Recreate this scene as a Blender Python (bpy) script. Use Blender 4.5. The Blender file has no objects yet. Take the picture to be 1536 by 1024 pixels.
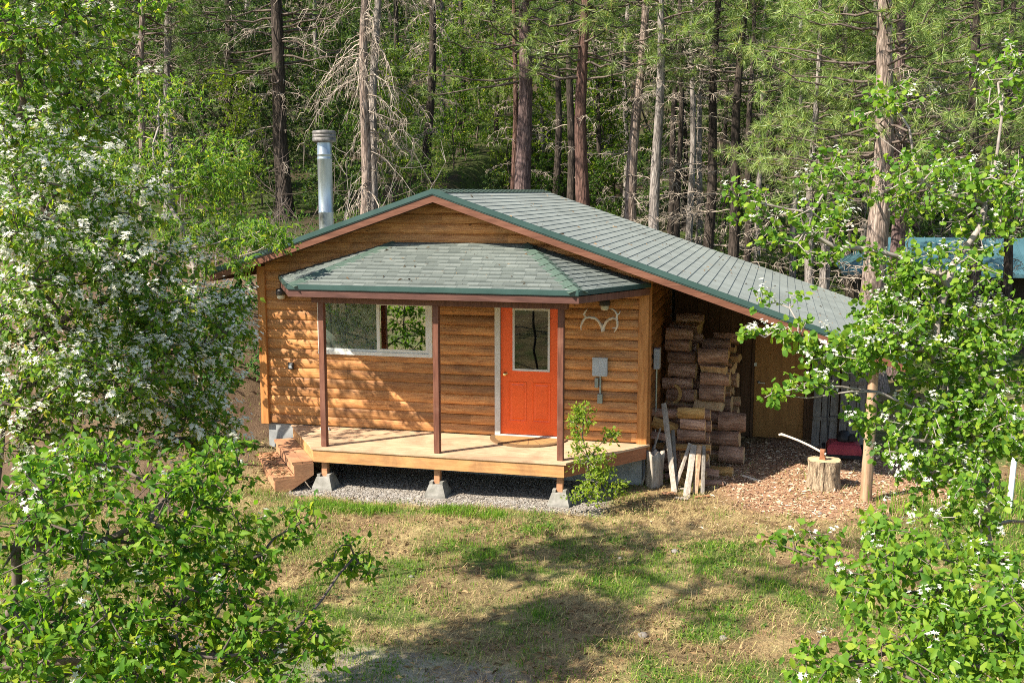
import bpy, math, random
import numpy as np
from mathutils import Vector, Matrix

SC = bpy.context.scene
COL = SC.collection
PI = math.pi
rad = math.radians

# ------------------------------------------------------------------ camera numbers
CAM = np.array([1.8678, -15.8216, 3.7463]); YAW = .2428; PITCH = .1385; FPX = 1617.64
FW = np.array([-math.sin(YAW)*math.cos(PITCH), math.cos(YAW)*math.cos(PITCH), -math.sin(PITCH)])
RT = np.array([math.cos(YAW), math.sin(YAW), 0.0]); UP = np.cross(RT, FW)
def ray(a, b): return FW + (a-768)/FPX*RT - (b-512)/FPX*UP
def atY(a, b, y):
    d = ray(a, b); return CAM + d*((y-CAM[1])/d[1])
def atZ(a, b, z):
    d = ray(a, b); return CAM + d*((z-CAM[2])/d[2])
def atD(a, b, dist): return CAM + ray(a, b)*dist

# ------------------------------------------------------------------ tagging
def tag(o, label=None, cat=None, group=None, kind=None):
    if label: o['label'] = label
    if cat: o['category'] = cat
    if group: o['group'] = group
    if kind: o['kind'] = kind
    return o
def thing(name, label, cat, loc=(0, 0, 0), group=None):
    o = bpy.data.objects.new(name, None); COL.objects.link(o)
    o.location = tuple(float(c) for c in loc); o.empty_display_size = .2
    return tag(o, label, cat, group)
def rootloc(o):
    p = Vector((0, 0, 0))
    while o is not None:
        p = p + o.location; o = o.parent
    return p
def link_mesh(name, me, mats, parent=None, origin=None):
    o = bpy.data.objects.new(name, me); COL.objects.link(o)
    if not isinstance(mats, (list, tuple)): mats = [mats]
    for m in mats: me.materials.append(m)
    off = Vector((0, 0, 0))
    if parent is not None:
        off = rootloc(parent); o.parent = parent
    elif origin is not None:
        off = Vector([float(c) for c in origin]); o.location = off
    if off.length > 0: me.transform(Matrix.Translation(-off))
    me.update()
    return o
def fastmesh(name, V, faces, mats, parent=None, origin=None, smooth=False, mi=None):
    """faces: list of int arrays (n,3) or (n,4); mi: matching list of material indices"""
    V = np.asarray(V, np.float32)
    me = bpy.data.meshes.new(name)
    me.vertices.add(len(V)); me.vertices.foreach_set('co', V.ravel())
    lens = np.concatenate([np.full(len(f), f.shape[1], np.int32) for f in faces])
    loops = np.concatenate([np.asarray(f, np.int32).ravel() for f in faces])
    me.loops.add(len(loops)); me.loops.foreach_set('vertex_index', loops)
    me.polygons.add(len(lens))
    st = np.zeros(len(lens), np.int32); st[1:] = np.cumsum(lens)[:-1]
    me.polygons.foreach_set('loop_start', st); me.polygons.foreach_set('loop_total', lens)
    if mi is not None:
        m = np.concatenate([np.full(len(f), k, np.int32) if np.isscalar(k) else np.asarray(k, np.int32) for f, k in zip(faces, mi)])
        me.polygons.foreach_set('material_index', m)
    me.polygons.foreach_set('use_smooth', np.full(len(lens), bool(smooth)))
    me.update(calc_edges=True)
    return link_mesh(name, me, mats, parent, origin)

class MB:
    """collects shapes in world coordinates; build() links them as ONE mesh object"""
    def __init__(s): s.v = []; s.f = []; s.m = []; s.sm = []
    def add(s, vs, fs, m=0, smooth=False):
        n = len(s.v); s.v += [tuple(map(float, v)) for v in vs]
        for f in fs:
            s.f.append(tuple(i+n for i in f)); s.m.append(m); s.sm.append(smooth)
        return s
    def box(s, lo, hi, m=0):
        x0, y0, z0 = lo; x1, y1, z1 = hi
        return s.add([(x0,y0,z0),(x1,y0,z0),(x1,y1,z0),(x0,y1,z0),(x0,y0,z1),(x1,y0,z1),(x1,y1,z1),(x0,y1,z1)],
              [(0,3,2,1),(4,5,6,7),(0,1,5,4),(1,2,6,5),(2,3,7,6),(3,0,4,7)], m)
    def bevbox(s, lo, hi, b=.01, m=0):
        # box with chamfered edges: three nested octagonal sections
        x0, y0, z0 = lo; x1, y1, z1 = hi
        def ring(i, z): return [(x0+i+b,y0+i,z),(x1-i-b,y0+i,z),(x1-i,y0+i+b,z),(x1-i,y1-i-b,z),(x1-i-b,y1-i,z),(x0+i+b,y1-i,z),(x0+i,y1-i-b,z),(x0+i,y0+i+b,z)]
        return s.loft([ring(b, z0), ring(0, z0+b), ring(0, z1-b), ring(b, z1)], True, m)
    def beam(s, p0, p1, w, h, m=0, up=(0, 0, 1)):
        p0 = np.array(p0, float); p1 = np.array(p1, float); d = p1-p0; d /= np.linalg.norm(d)
        a = np.cross(d, np.array(up, float)); a /= np.linalg.norm(a); b = np.cross(a, d)
        vs = []
        for p in (p0, p1):
            for i, j in ((-1,-1),(1,-1),(1,1),(-1,1)): vs.append(p+a*w/2*i+b*h/2*j)
        return s.add(vs, [(0,1,2,3),(7,6,5,4),(0,4,5,1),(1,5,6,2),(2,6,7,3),(3,7,4,0)], m)
    def tube(s, pts, r, n=8, m=0, cap=True):
        pts = [np.array(p, float) for p in pts]
        rs = [r]*len(pts) if np.isscalar(r) else list(r)
        rings = []; a = None
        for i, p in enumerate(pts):
            d = pts[min(i+1, len(pts)-1)]-pts[max(i-1, 0)]; d = d/(np.linalg.norm(d)+1e-9)
            if a is None:
                a = np.cross(d, (0, 0, 1.) if abs(d[2]) < .9 else (1., 0, 0))
            a = a-d*(a@d); a /= np.linalg.norm(a)+1e-9; b = np.cross(d, a)
            rings.append([p+rs[i]*(math.cos(2*PI*k/n)*a+math.sin(2*PI*k/n)*b) for k in range(n)])
        return s.loft(rings, cap, m, True)
    def loft(s, rings, cap=True, m=0, smooth=False):
        n = len(rings[0]); vs = [v for r in rings for v in r]; fs = []
        for i in range(len(rings)-1):
            for k in range(n):
                fs.append((i*n+k, i*n+(k+1) % n, (i+1)*n+(k+1) % n, (i+1)*n+k))
        s.add(vs, fs, m, smooth)
        if cap:
            s.add(rings[0], [tuple(range(n))[::-1]], m); s.add(rings[-1], [tuple(range(n))], m)
        return s
    def lathe(s, c, prof, n=20, m=0, axis='z'):
        rings = []
        for r, h in prof:
            ring = []
            for k in range(n):
                u, v = r*math.cos(2*PI*k/n), r*math.sin(2*PI*k/n)
                q = {'z': (u, v, h), 'y': (u, h, v), 'x': (h, u, v)}[axis]
                ring.append((c[0]+q[0], c[1]+q[1], c[2]+q[2]))
            rings.append(ring)
        return s.loft(rings, True, m, True)
    def build(s, name, mats, parent=None, origin=None):
        me = bpy.data.meshes.new(name); me.from_pydata(s.v, [], s.f)
        me.polygons.foreach_set('material_index', s.m); me.polygons.foreach_set('use_smooth', s.sm)
        return link_mesh(name, me, mats, parent, origin)

# ------------------------------------------------------------------ value noise (numpy)
def vnoise(x, y, seed=0):
    x = np.asarray(x, float); y = np.asarray(y, float)
    xi = np.floor(x).astype(np.int64); yi = np.floor(y).astype(np.int64); fx = x-xi; fy = y-yi
    fx = fx*fx*(3-2*fx); fy = fy*fy*(3-2*fy)
    def h(a, b):
        n = (a*374761393+b*668265263+seed*974634731) & 0xffffffff
        n = ((n ^ (n >> 13))*1274126177) & 0xffffffff
        return ((n ^ (n >> 16)) & 0xffff)/65535.0
    return (h(xi, yi)*(1-fx)+h(xi+1, yi)*fx)*(1-fy)+(h(xi, yi+1)*(1-fx)+h(xi+1, yi+1)*fx)*fy
def fbm(x, y, seed=0, o=4):
    s = 0; a = .5; t = 0
    for k in range(o):
        s = s+a*vnoise(x*2**k, y*2**k, seed+k); t += a; a *= .5
    return s/t
def sstep(x, a, b):
    t = np.clip((np.asarray(x, float)-a)/(b-a), 0, 1); return t*t*(3-2*t)

# ------------------------------------------------------------------ materials
def srgb(h):
    h = h.lstrip('#'); c = [int(h[i:i+2], 16)/255 for i in (0, 2, 4)]
    return tuple((x/12.92 if x < .04045 else ((x+.055)/1.055)**2.4) for x in c)
class NT:
    def __init__(s, name):
        s.mat = bpy.data.materials.new(name); s.mat.use_nodes = True; s.nt = s.mat.node_tree
        s.nt.nodes.clear(); s.out = s.n('ShaderNodeOutputMaterial')
    def n(s, t, **kw):
        nd = s.nt.nodes.new(t)
        for k, v in kw.items(): setattr(nd, k, v)
        return nd
    def l(s, a, b): s.nt.links.new(a, b)
    def val(s, sock, v):
        if hasattr(v, 'node'): s.l(v, sock)
        elif isinstance(v, (tuple, list)) and len(v) == 3 and sock.type == 'RGBA': sock.default_value = (*v, 1)
        else: sock.default_value = v
    def coord(s, kind='Object', scale=(1, 1, 1)):
        tc = s.n('ShaderNodeTexCoord'); mp = s.n('ShaderNodeMapping'); mp.inputs['Scale'].default_value = scale
        s.l(tc.outputs[kind], mp.inputs['Vector']); return mp.outputs['Vector']
    def noise(s, vec, scale, detail=4, rough=.55, dist=0):
        nd = s.n('ShaderNodeTexNoise'); nd.inputs['Scale'].default_value = scale; nd.inputs['Detail'].default_value = detail
        nd.inputs['Roughness'].default_value = rough; nd.inputs['Distortion'].default_value = dist
        if vec is not None: s.l(vec, nd.inputs['Vector'])
        return nd.outputs['Fac']
    def voro(s, vec, scale, feature='F1', out='Distance'):
        nd = s.n('ShaderNodeTexVoronoi', feature=feature); nd.inputs['Scale'].default_value = scale
        if vec is not None: s.l(vec, nd.inputs['Vector'])
        return nd.outputs[out]
    def ramp(s, fac, stops, interp='LINEAR'):
        nd = s.n('ShaderNodeValToRGB'); cr = nd.color_ramp; cr.interpolation = interp
        while len(cr.elements) < len(stops): cr.elements.new(.5)
        for e, (p, c) in zip(cr.elements, stops):
            e.position = p; e.color = (*(c if isinstance(c, (tuple, list)) else (c, c, c)), 1)
        s.l(fac, nd.inputs['Fac']); return nd.outputs['Color']
    def mix(s, fac, a, b, mode='MIX'):
        nd = s.n('ShaderNodeMix', data_type='RGBA', blend_type=mode); nd.clamp_factor = True
        s.val(nd.inputs[0], fac); s.val(nd.inputs[6], a); s.val(nd.inputs[7], b); return nd.outputs[2]
    def math(s, op, a, b=0.0, c=0.0):
        nd = s.n('ShaderNodeMath', operation=op); s.val(nd.inputs[0], a); s.val(nd.inputs[1], b); s.val(nd.inputs[2], c); return nd.outputs[0]
    def bump(s, h, strength=.3, dist=.02):
        nd = s.n('ShaderNodeBump'); nd.inputs['Strength'].default_value = strength; nd.inputs['Distance'].default_value = dist
        s.l(h, nd.inputs['Height']); return nd.outputs['Normal']
    def hsv(s, col, h=.5, sat=1, v=1):
        nd = s.n('ShaderNodeHueSaturation'); s.val(nd.inputs['Hue'], h); s.val(nd.inputs['Saturation'], sat); s.val(nd.inputs['Value'], v)
        s.val(nd.inputs['Color'], col); return nd.outputs['Color']
    def pbsdf(s, col, rough=.7, normal=None, metal=0, spec=.3):
        p = s.n('ShaderNodeBsdfPrincipled'); s.val(p.inputs['Base Color'], col); s.val(p.inputs['Roughness'], rough)
        s.val(p.inputs['Metallic'], metal); s.val(p.inputs['Specular IOR Level'], spec)
        if normal is not None: s.l(normal, p.inputs['Normal'])
        return p.outputs[0]
    def done(s, sh): s.l(sh, s.out.inputs['Surface']); return s.mat
    def rnd(s, kind='obj'):
        if kind == 'obj': return s.n('ShaderNodeObjectInfo').outputs['Random']
        return s.n('ShaderNodeNewGeometry').outputs['Random Per Island']

def noise_mat(name, stops, scale=4, stretch=(1, 1, 1), rough=.8, bump=.3, bdist=.01, bscale=None, spec=.2, vary=None, metal=0, dist=0, detail=5):
    t = NT(name); v = t.coord('Object', stretch)
    f = t.noise(v, scale, detail, .6, dist); c = t.ramp(f, stops)
    if vary:
        kind, amt = vary
        r = t.rnd(kind); val = t.n('ShaderNodeMapRange'); t.l(r, val.inputs[0]); val.inputs[3].default_value = 1-amt; val.inputs[4].default_value = 1+amt
        c = t.hsv(c, .5, 1, val.outputs[0])
    nb = t.bump(t.noise(v, bscale or scale*3, 4), bump, bdist) if bump else None
    return t.done(t.pbsdf(c, rough, nb, metal, spec))

def leaf_mat(name, stops, trans=.42, rough=.55, spec=.22, tcol=(1.25, 1.3, .55)):
    """leaf colours chosen per leaf; thin leaf lets light through"""
    t = NT(name); r = t.rnd('isl'); c = t.ramp(r, stops)
    d = t.pbsdf(c, rough, None, 0, spec)
    tr = t.n('ShaderNodeBsdfTranslucent')
    t.l(t.mix(1.0, c, tcol, 'MULTIPLY'), tr.inputs['Color'])
    m = t.n('ShaderNodeMixShader'); m.inputs[0].default_value = trans; t.l(d, m.inputs[1]); t.l(tr.outputs[0], m.inputs[2])
    return t.done(m.outputs[0])

# ------------------------------------------------------------------ terrain
G0 = -.64
def gz(x, y):
    x = np.asarray(x, float); y = np.asarray(y, float)
    sl = sstep(x, -6.2, -9.0)
    hl = sl*(np.clip(y+2.5, 0, 40)*.2+.25*sstep(y, -3.5, 0))
    hl = hl+.36*sstep(x, -5.3, -6.6)*sstep(y, -2.2, .2)*(1-.6*sstep(y, 8, 14))
    g = .16-.125*sstep(x, -6, 5)
    hb = np.clip(y-9, 0, 70)*g + np.clip(y-27, 0, 60)*.16*sstep(x, -6, 5)
    h = np.maximum(hl, hb)+np.clip(y-42, 0, 45)*.36
    far = sstep(y, 75, 110); h = h*(1-far)+far*np.minimum(h, 28.)
    b = .06*(fbm(x*.5+7, y*.5, 3, 3)-.5)+.02*(fbm(x*2.3, y*2.3, 9, 2)-.5)
    return G0+h+b
def gzs(x, y): return float(gz(np.array([x]), np.array([y]))[0])
# ------------------------------------------------------------------ material library
def siding_mat(name, cols, H=.155, axis='x', dark=.55):
    t = NT(name); tc = t.n('ShaderNodeTexCoord'); sep = t.n('ShaderNodeSeparateXYZ'); t.l(tc.outputs['Object'], sep.inputs[0])
    row = t.math('FLOOR', t.math('DIVIDE', sep.outputs['Z'], H))
    u = sep.outputs['X' if axis == 'x' else 'Y']
    # board lengths differ per row
    wn = t.n('ShaderNodeTexWhiteNoise', noise_dimensions='1D'); t.l(row, wn.inputs['W'])
    seg = t.math('FLOOR', t.math('ADD', t.math('DIVIDE', u, 2.6), t.math('MULTIPLY', wn.outputs['Value'], 7)))
    cb = t.n('ShaderNodeCombineXYZ'); t.l(row, cb.inputs[0]); t.l(seg, cb.inputs[1])
    wn2 = t.n('ShaderNodeTexWhiteNoise', noise_dimensions='3D'); t.l(cb.outputs[0], wn2.inputs['Vector'])
    st = (1.1, 1.1, 16) 
    vv = t.coord('Object', st)
    off = t.n('ShaderNodeVectorMath', operation='ADD'); t.l(vv, off.inputs[0]); t.l(wn2.outputs['Color'], off.inputs[1])
    grain = t.noise(off.outputs[0], 3.2, 8, .68, .6)
    c = t.ramp(grain, [(.25, cols[0]), (.45, cols[1]), (.62, cols[2]), (.8, cols[3])])
    bv = t.n('ShaderNodeMapRange'); t.l(wn2.outputs['Value'], bv.inputs[0]); bv.inputs[3].default_value = .62; bv.inputs[4].default_value = 1.2
    c = t.hsv(c, .5, 1, bv.outputs[0])
    stain = t.noise(t.coord('Object', (1.2, 1.2, 3.5)), 1.3, 6, .65, .4)
    c = t.mix(t.ramp(stain, [(.47, 0.), (.70, dark)]), c, (.10, .05, .028), 'MIX')
    kn = t.voro(t.coord('Object', (2.6, 2.6, 6.5)), 1.25)
    c = t.mix(t.ramp(kn, [(.05, .85), (.11, 0.)]), c, (.07, .03, .012))
    b = t.bump(t.noise(off.outputs[0], 9, 6, .7), .35, .01)
    return t.done(t.pbsdf(c, .55, b, 0, .3))

def shingle_mat(name, dark, mid, light, along, tab=.32, course=.145, slope=(1, 0), tabs=True):
    """along: axis of the courses; slope: (axis index) giving downhill distance"""
    t = NT(name); tc = t.n('ShaderNodeTexCoord'); sep = t.n('ShaderNodeSeparateXYZ'); t.l(tc.outputs['Object'], sep.inputs[0])
    a = sep.outputs[along]; d = sep.outputs[slope[0]]
    row = t.math('FLOOR', t.math('DIVIDE', t.math('ADD', d, slope[1]), course))
    wn = t.n('ShaderNodeTexWhiteNoise', noise_dimensions='1D'); t.l(row, wn.inputs['W'])
    wob = t.math('MULTIPLY', t.noise(t.coord('Object'), 6.0, 1), .12)
    pos = t.math('ADD', t.math('ADD', t.math('DIVIDE', a, tab), t.math('MULTIPLY', wn.outputs['Value'], 5)), wob)
    cell = t.math('FLOOR', pos)
    cb = t.n('ShaderNodeCombineXYZ'); t.l(row, cb.inputs[0]); t.l(cell, cb.inputs[1])
    w2 = t.n('ShaderNodeTexWhiteNoise', noise_dimensions='3D'); t.l(cb.outputs[0], w2.inputs['Vector'])
    c = t.ramp(w2.outputs['Value'], [(0, dark), (.45, mid), (1, light)])
    gr = t.noise(t.coord('Object'), 220, 2, .7)
    c = t.mix(.55, c, t.ramp(gr, [(.3, .35), (.7, 1.5)]), 'MULTIPLY')
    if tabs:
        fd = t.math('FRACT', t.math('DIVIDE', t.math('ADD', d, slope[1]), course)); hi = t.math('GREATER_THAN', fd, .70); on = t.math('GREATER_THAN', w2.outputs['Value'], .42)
        c = t.mix(t.math('MULTIPLY', hi, t.math('MULTIPLY', on, .8)), c, (.04, .05, .045))  # shade under the course above, painted on the top of random tabs
    big = t.noise(t.coord('Object'), .8, 4)
    c = t.mix(.5, c, t.ramp(big, [(.3, .7), (.7, 1.2)]), 'MULTIPLY')
    if tabs:
        fr = t.math('FRACT', pos); edge = t.math('LESS_THAN', fr, .045)
        c = t.mix(t.math('MULTIPLY', edge, .45), c, (.03, .038, .034))
    b = t.bump(t.math('ADD', gr, t.math('MULTIPLY', w2.outputs['Value'], 1.5 if tabs else 0.)), .4, .006)
    return t.done(t.pbsdf(c, .85, b, 0, .25))

def wood(name, a, b, c, scale=3, stretch=(1, 9, 9), rough=.6, spec=.3, bump=.3, vary=None):
    return noise_mat(name, [(.25, a), (.5, b), (.78, c)], scale, stretch, rough, bump, .006, None, spec, vary, 0, .5, 7)

M = {}
# base colours
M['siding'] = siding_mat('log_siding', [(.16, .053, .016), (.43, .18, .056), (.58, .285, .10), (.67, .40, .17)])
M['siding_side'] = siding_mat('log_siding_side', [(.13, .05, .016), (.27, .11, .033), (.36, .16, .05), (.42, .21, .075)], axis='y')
M['corner'] = wood('corner_board', (.27, .095, .025), (.43, .18, .05), (.53, .25, .085), 3, (9, 9, .9))
M['post'] = wood('dark_post', (.075, .027, .016), (.13, .048, .028), (.20, .085, .05), 3, (9, 9, .9))
M['fascia'] = wood('red_brown_fascia', (.05, .02, .014), (.088, .037, .027), (.14, .066, .048), 2.5, (1, 9, 9))
M['rake'] = wood('brown_rake_board', (.08, .03, .016), (.135, .053, .029), (.2, .09, .055), 2.5, (1, 9, 9))
M['soffit'] = wood('dark_sheathing', (.05, .028, .016), (.09, .048, .026), (.13, .07, .04), 3, (9, 1, 9))
M['deck'] = wood('tan_deck_boards', (.36, .225, .13), (.49, .33, .20), (.57, .41, .27), 2.2, (1.2, 10, 10), .55)
M['deckrim'] = wood('tan_rim_board', (.34, .16, .055), (.46, .24, .09), (.55, .31, .13), 2.4, (1, 9, 9))
M['rimred'] = wood('red_stained_rim', (.21, .075, .032), (.30, .115, .05), (.36, .15, .07), 2.4, (2, 2, 9))
M['step'] = wood('step_boards', (.27, .12, .06), (.41, .20, .10), (.5, .27, .14), 3, (2, 2, 9))
M['teal'] = noise_mat('teal_drip_edge', [(.3, (.024, .055, .049)), (.7, (.038, .078, .069))], 3, rough=.35, bump=.05, spec=.5)
M['roof'] = shingle_mat('grey_green_shingles', (.195, .213, .188), (.212, .23, .204), (.23, .248, .22), 'Y', .31, .14377, ('X', 3.145), tabs=False)
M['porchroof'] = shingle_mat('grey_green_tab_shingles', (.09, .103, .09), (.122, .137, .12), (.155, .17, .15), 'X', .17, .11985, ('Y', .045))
M['hipcap'] = noise_mat('green_hip_caps', [(.3, (.045, .07, .053)), (.7, (.075, .11, .083))], 30, rough=.85, bump=.4, bdist=.004)
M['white'] = noise_mat('off_white_vinyl', [(.3, (.62, .6, .54)), (.7, (.75, .73, .67))], 5, rough=.45, bump=.04)
M['jamb'] = noise_mat('pale_grey_paint', [(.3, (.50, .47, .42)), (.7, (.62, .59, .53))], 8, rough=.5, bump=.1)
M['orange'] = noise_mat('orange_red_paint', [(.2, (.80, .098, .014)), (.8, (.90, .132, .022))], 3, rough=.38, bump=.05, spec=.4)
M['brass'] = noise_mat('brass', [(.3, (.7, .5, .2)), (.7, (.85, .65, .3))], 8, rough=.25, bump=0, metal=1)
M['galv'] = noise_mat('galvanised_steel', [(.25, (.22, .25, .27)), (.75, (.38, .42, .44))], 4, (4, 4, .8), rough=.33, bump=.05, metal=.75, spec=.5)
M['rustcap'] = noise_mat('sooty_metal', [(.3, (.08, .075, .07)), (.7, (.24, .22, .20))], 18, rough=.6, bump=.2, metal=.5)
M['greybox'] = noise_mat('grey_painted_metal', [(.3, (.33, .35, .36)), (.7, (.43, .45, .46))], 5, rough=.45, bump=.05)
M['darkmetal'] = noise_mat('dark_metal', [(.3, (.025, .022, .02)), (.7, (.06, .05, .045))], 10, rough=.5, bump=.1)
M['black'] = noise_mat('black_plastic', [(.3, (.012, .012, .013)), (.7, (.03, .03, .03))], 10, rough=.45, bump=.05)
M['concrete'] = noise_mat('concrete', [(.3, (.15, .14, .12)), (.55, (.25, .235, .205)), (.75, (.33, .31, .275))], 6, rough=.9, bump=.5, bdist=.01)
M['blockwall'] = noise_mat('grey_foundation_block', [(.3, (.20, .205, .2)), (.7, (.32, .325, .31))], 5, rough=.9, bump=.4)
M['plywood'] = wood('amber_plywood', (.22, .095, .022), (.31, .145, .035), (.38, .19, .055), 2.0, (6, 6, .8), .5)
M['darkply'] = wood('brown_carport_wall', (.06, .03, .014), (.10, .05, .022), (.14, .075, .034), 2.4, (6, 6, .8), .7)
M['greyplank'] = wood('weathered_grey_planks', (.085, .075, .06), (.16, .14, .115), (.24, .215, .18), 3, (10, 10, .9), .85, vary=('isl', .25))
M['polewood'] = wood('weathered_pole', (.15, .12, .092), (.29, .245, .195), (.45, .40, .335), 4, (8, 8, .8), .8)
M['rawwood'] = wood('raw_post', (.20, .12, .065), (.33, .21, .125), (.43, .31, .2), 3, (9, 9, .8), .7)
M['bark'] = noise_mat('log_bark', [(.28, (.13, .068, .043)), (.5, (.345, .20, .132)), (.75, (.53, .345, .24))], 3.2, (1.2, 8, 8), .9, .8, .02, vary=('obj', .3))
M['barkgold'] = noise_mat('golden_inner_bark', [(.28, (.2, .1, .03)), (.5, (.40, .23, .08)), (.75, (.52, .34, .14))], 3.2, (1.2, 8, 8), .85, .7, .015)
M['cut'] = noise_mat('cut_wood', [(.25, (.36, .21, .10)), (.5, (.54, .35, .18)), (.75, (.64, .46, .26))], 9, (6, 1, 1), .8, .3, .005, vary=('obj', .22))
M['stumpbark'] = noise_mat('furrowed_bark', [(.3, (.10, .07, .045)), (.5, (.30, .225, .145)), (.72, (.46, .37, .25))], 5, (5, 5, 1), .9, .9, .03)
M['stumptop'] = noise_mat('stump_top', [(.25, (.36, .24, .13)), (.75, (.56, .43, .26))], 10, (1, 1, 1), .85, .3, .005)
M['axehead'] = noise_mat('rusty_steel', [(.3, (.22, .09, .045)), (.7, (.36, .17, .09))], 14, rough=.6, bump=.2, metal=.3)
M['handle'] = wood('pale_ash_handle', (.5, .42, .32), (.6, .52, .42), (.68, .61, .5), 4, (3, 3, 3), .5)
M['antler'] = noise_mat('bleached_antler', [(.3, (.40, .34, .27)), (.7, (.66, .61, .53))], 12, rough=.6, bump=.2, bdist=.004)
M['mowerred'] = noise_mat('faded_red_paint', [(.3, (.26, .035, .045)), (.7, (.37, .06, .07))], 5, rough=.4, bump=.05)
M['tealmetal'] = noise_mat('teal_metal_roofing', [(.3, (.04, .095, .11)), (.7, (.06, .13, .15))], 2, rough=.35, bump=.05, spec=.5)
M['shedwood'] = wood('shed_dark_wood', (.03, .022, .016), (.06, .045, .03), (.09, .065, .045), 3, (6, 6, 1), .9)
M['pvc'] = noise_mat('white_pvc', [(.3, (.62, .64, .64)), (.7, (.74, .75, .75))], 5, rough=.4, bump=.03)
M['interior'] = noise_mat('dim_interior', [(.3, (.10, .08, .06)), (.7, (.15, .12, .09))], 3, rough=.9, bump=.05)
M['mat'] = None
def weathered(key, scale, amount, dark):   # dirt and wear with a shape of its own
    m = M[key]; nt = m.node_tree; p = [n for n in nt.nodes if n.type == 'BSDF_PRINCIPLED'][0]; src = p.inputs['Base Color'].links[0].from_socket
    t = NT.__new__(NT); t.mat = m; t.nt = nt
    f = t.ramp(t.noise(t.coord('Object'), scale, 6, .68, .8), [(.45, 0.), (.66, amount)])
    nt.links.new(t.mix(f, src, dark), p.inputs['Base Color'])
weathered('deck', 1.7, .55, (.20, .125, .075)); weathered('orange', 2.2, .16, (.32, .06, .02)); weathered('deckrim', 2.0, .5, (.16, .08, .04)); weathered('post', 2.0, .4, (.24, .12, .08)); weathered('concrete', 7, .5, (.12, .12, .09)); weathered('step', 2.2, .5, (.15, .09, .06)); weathered('greybox', 5, .3, (.2, .19, .17))
def mat_doormat():
    t = NT('coir_doormat'); tc = t.n('ShaderNodeTexCoord'); sep = t.n('ShaderNodeSeparateXYZ'); t.l(tc.outputs['Object'], sep.inputs[0])
    ang = t.math('ARCTAN2', sep.outputs['Y'], sep.outputs['X'])
    r = t.math('SQRT', t.math('ADD', t.math('POWER', sep.outputs['X'], 2), t.math('POWER', sep.outputs['Y'], 2)))
    ray_ = t.math('LESS_THAN', t.math('FRACT', t.math('MULTIPLY', ang, 9/PI)), .09)
    ring = t.math('GREATER_THAN', r, .52)
    ring2 = t.math('LESS_THAN', r, .2)
    m = t.math('MAXIMUM', t.math('MAXIMUM', ray_, ring), t.math('MULTIPLY', ring2, .0))
    n = t.noise(t.coord('Object'), 120, 3)
    base = t.ramp(n, [(.3, (.27, .145, .055)), (.7, (.42, .25, .1))])
    c = t.mix(t.math('MULTIPLY', m, .7), base, (.09, .055, .035))
    return t.done(t.pbsdf(c, .95, t.bump(n, .6, .01), 0, .1))
M['mat'] = mat_doormat()
def mat_pane(name='window_glass', refl=.2, tint=(.75, .8, .78)):
    t = NT(name); g = t.n('ShaderNodeBsdfGlossy'); g.inputs['Roughness'].default_value = .012; g.inputs['Color'].default_value = (.95, 1, .97, 1)
    n = t.noise(t.coord('Object'), 1.6, 1); b = t.bump(n, .05, .02); t.l(b, g.inputs['Normal'])
    tr = t.n('ShaderNodeBsdfTransparent'); tr.inputs['Color'].default_value = (*tint, 1)
    m = t.n('ShaderNodeMixShader'); m.inputs[0].default_value = refl
    t.l(tr.outputs[0], m.inputs[1]); t.l(g.outputs[0], m.inputs[2]); return t.done(m.outputs[0])
M['pane'] = mat_pane('window_glass', .38)
M['leftpane'] = mat_pane('left_window_glass', .26, (.6, .65, .6))
M['doorpane'] = mat_pane('door_glass', .06, (.5, .53, .52))
def mat_screen():
    t = NT('insect_screen'); d = t.n('ShaderNodeBsdfDiffuse'); d.inputs['Color'].default_value = (.17, .2, .165, 1)
    tr = t.n('ShaderNodeBsdfTransparent'); m = t.n('ShaderNodeMixShader')
    f = t.noise(t.coord('Object'), 90, 1); m2 = t.n('ShaderNodeMapRange'); t.l(f, m2.inputs[0]); m2.inputs[3].default_value = .2; m2.inputs[4].default_value = .34
    t.l(m2.outputs[0], m.inputs[0]); t.l(tr.outputs[0], m.inputs[1]); t.l(d.outputs[0], m.inputs[2]); return t.done(m.outputs[0])
M['screen'] = mat_screen()
def mat_lampglass():
    t = NT('frosted_lamp_glass'); p = t.pbsdf((.5, .47, .38), .3, None, 0, .5); return t.done(p)
M['lampglass'] = mat_lampglass()
# bark of standing trees
def trunk_mat(name, a, b, c, sc=2.4):
    t = NT(name); v = t.coord('Object', (9, 9, 1.3))
    f = t.noise(v, sc, 6, .65, .4); col = t.ramp(f, [(.3, a), (.5, b), (.7, c)])
    vo = t.voro(t.coord('Object', (13, 13, 2.2)), 1.3, 'DISTANCE_TO_EDGE'); crack = t.ramp(vo, [(0, .3), (.16, 1.)])
    col = t.mix(.8, col, crack, 'MULTIPLY')
    pt = t.noise(t.coord('Object', (2, 2, 1)), 1.2, 3); col = t.mix(.7, col, t.ramp(pt, [(.3, .6), (.7, 1.35)]), 'MULTIPLY')
    return t.done(t.pbsdf(col, .9, t.bump(t.math('ADD', f, vo), .8, .04), 0, .15))
M['bark_purple'] = trunk_mat('purple_brown_bark', (.07, .045, .04), (.15, .10, .09), (.24, .17, .15))
M['bark_red'] = trunk_mat('red_brown_bark', (.065, .034, .027), (.125, .07, .053), (.19, .115, .09))
M['bark_dark'] = trunk_mat('dark_bark', (.028, .022, .018), (.06, .046, .036), (.11, .085, .066))
M['bark_pale'] = trunk_mat('pale_bark', (.12, .085, .065), (.26, .195, .155), (.42, .34, .28))
M['bark_grey'] = trunk_mat('grey_bark', (.12, .10, .085), (.25, .215, .185), (.37, .33, .29))
M['deadtwig'] = noise_mat('dead_twigs', [(.3, (.20, .155, .115)), (.7, (.42, .355, .285))], 8, (1, 1, 1), .9, 0, vary=('isl', .25))
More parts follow.
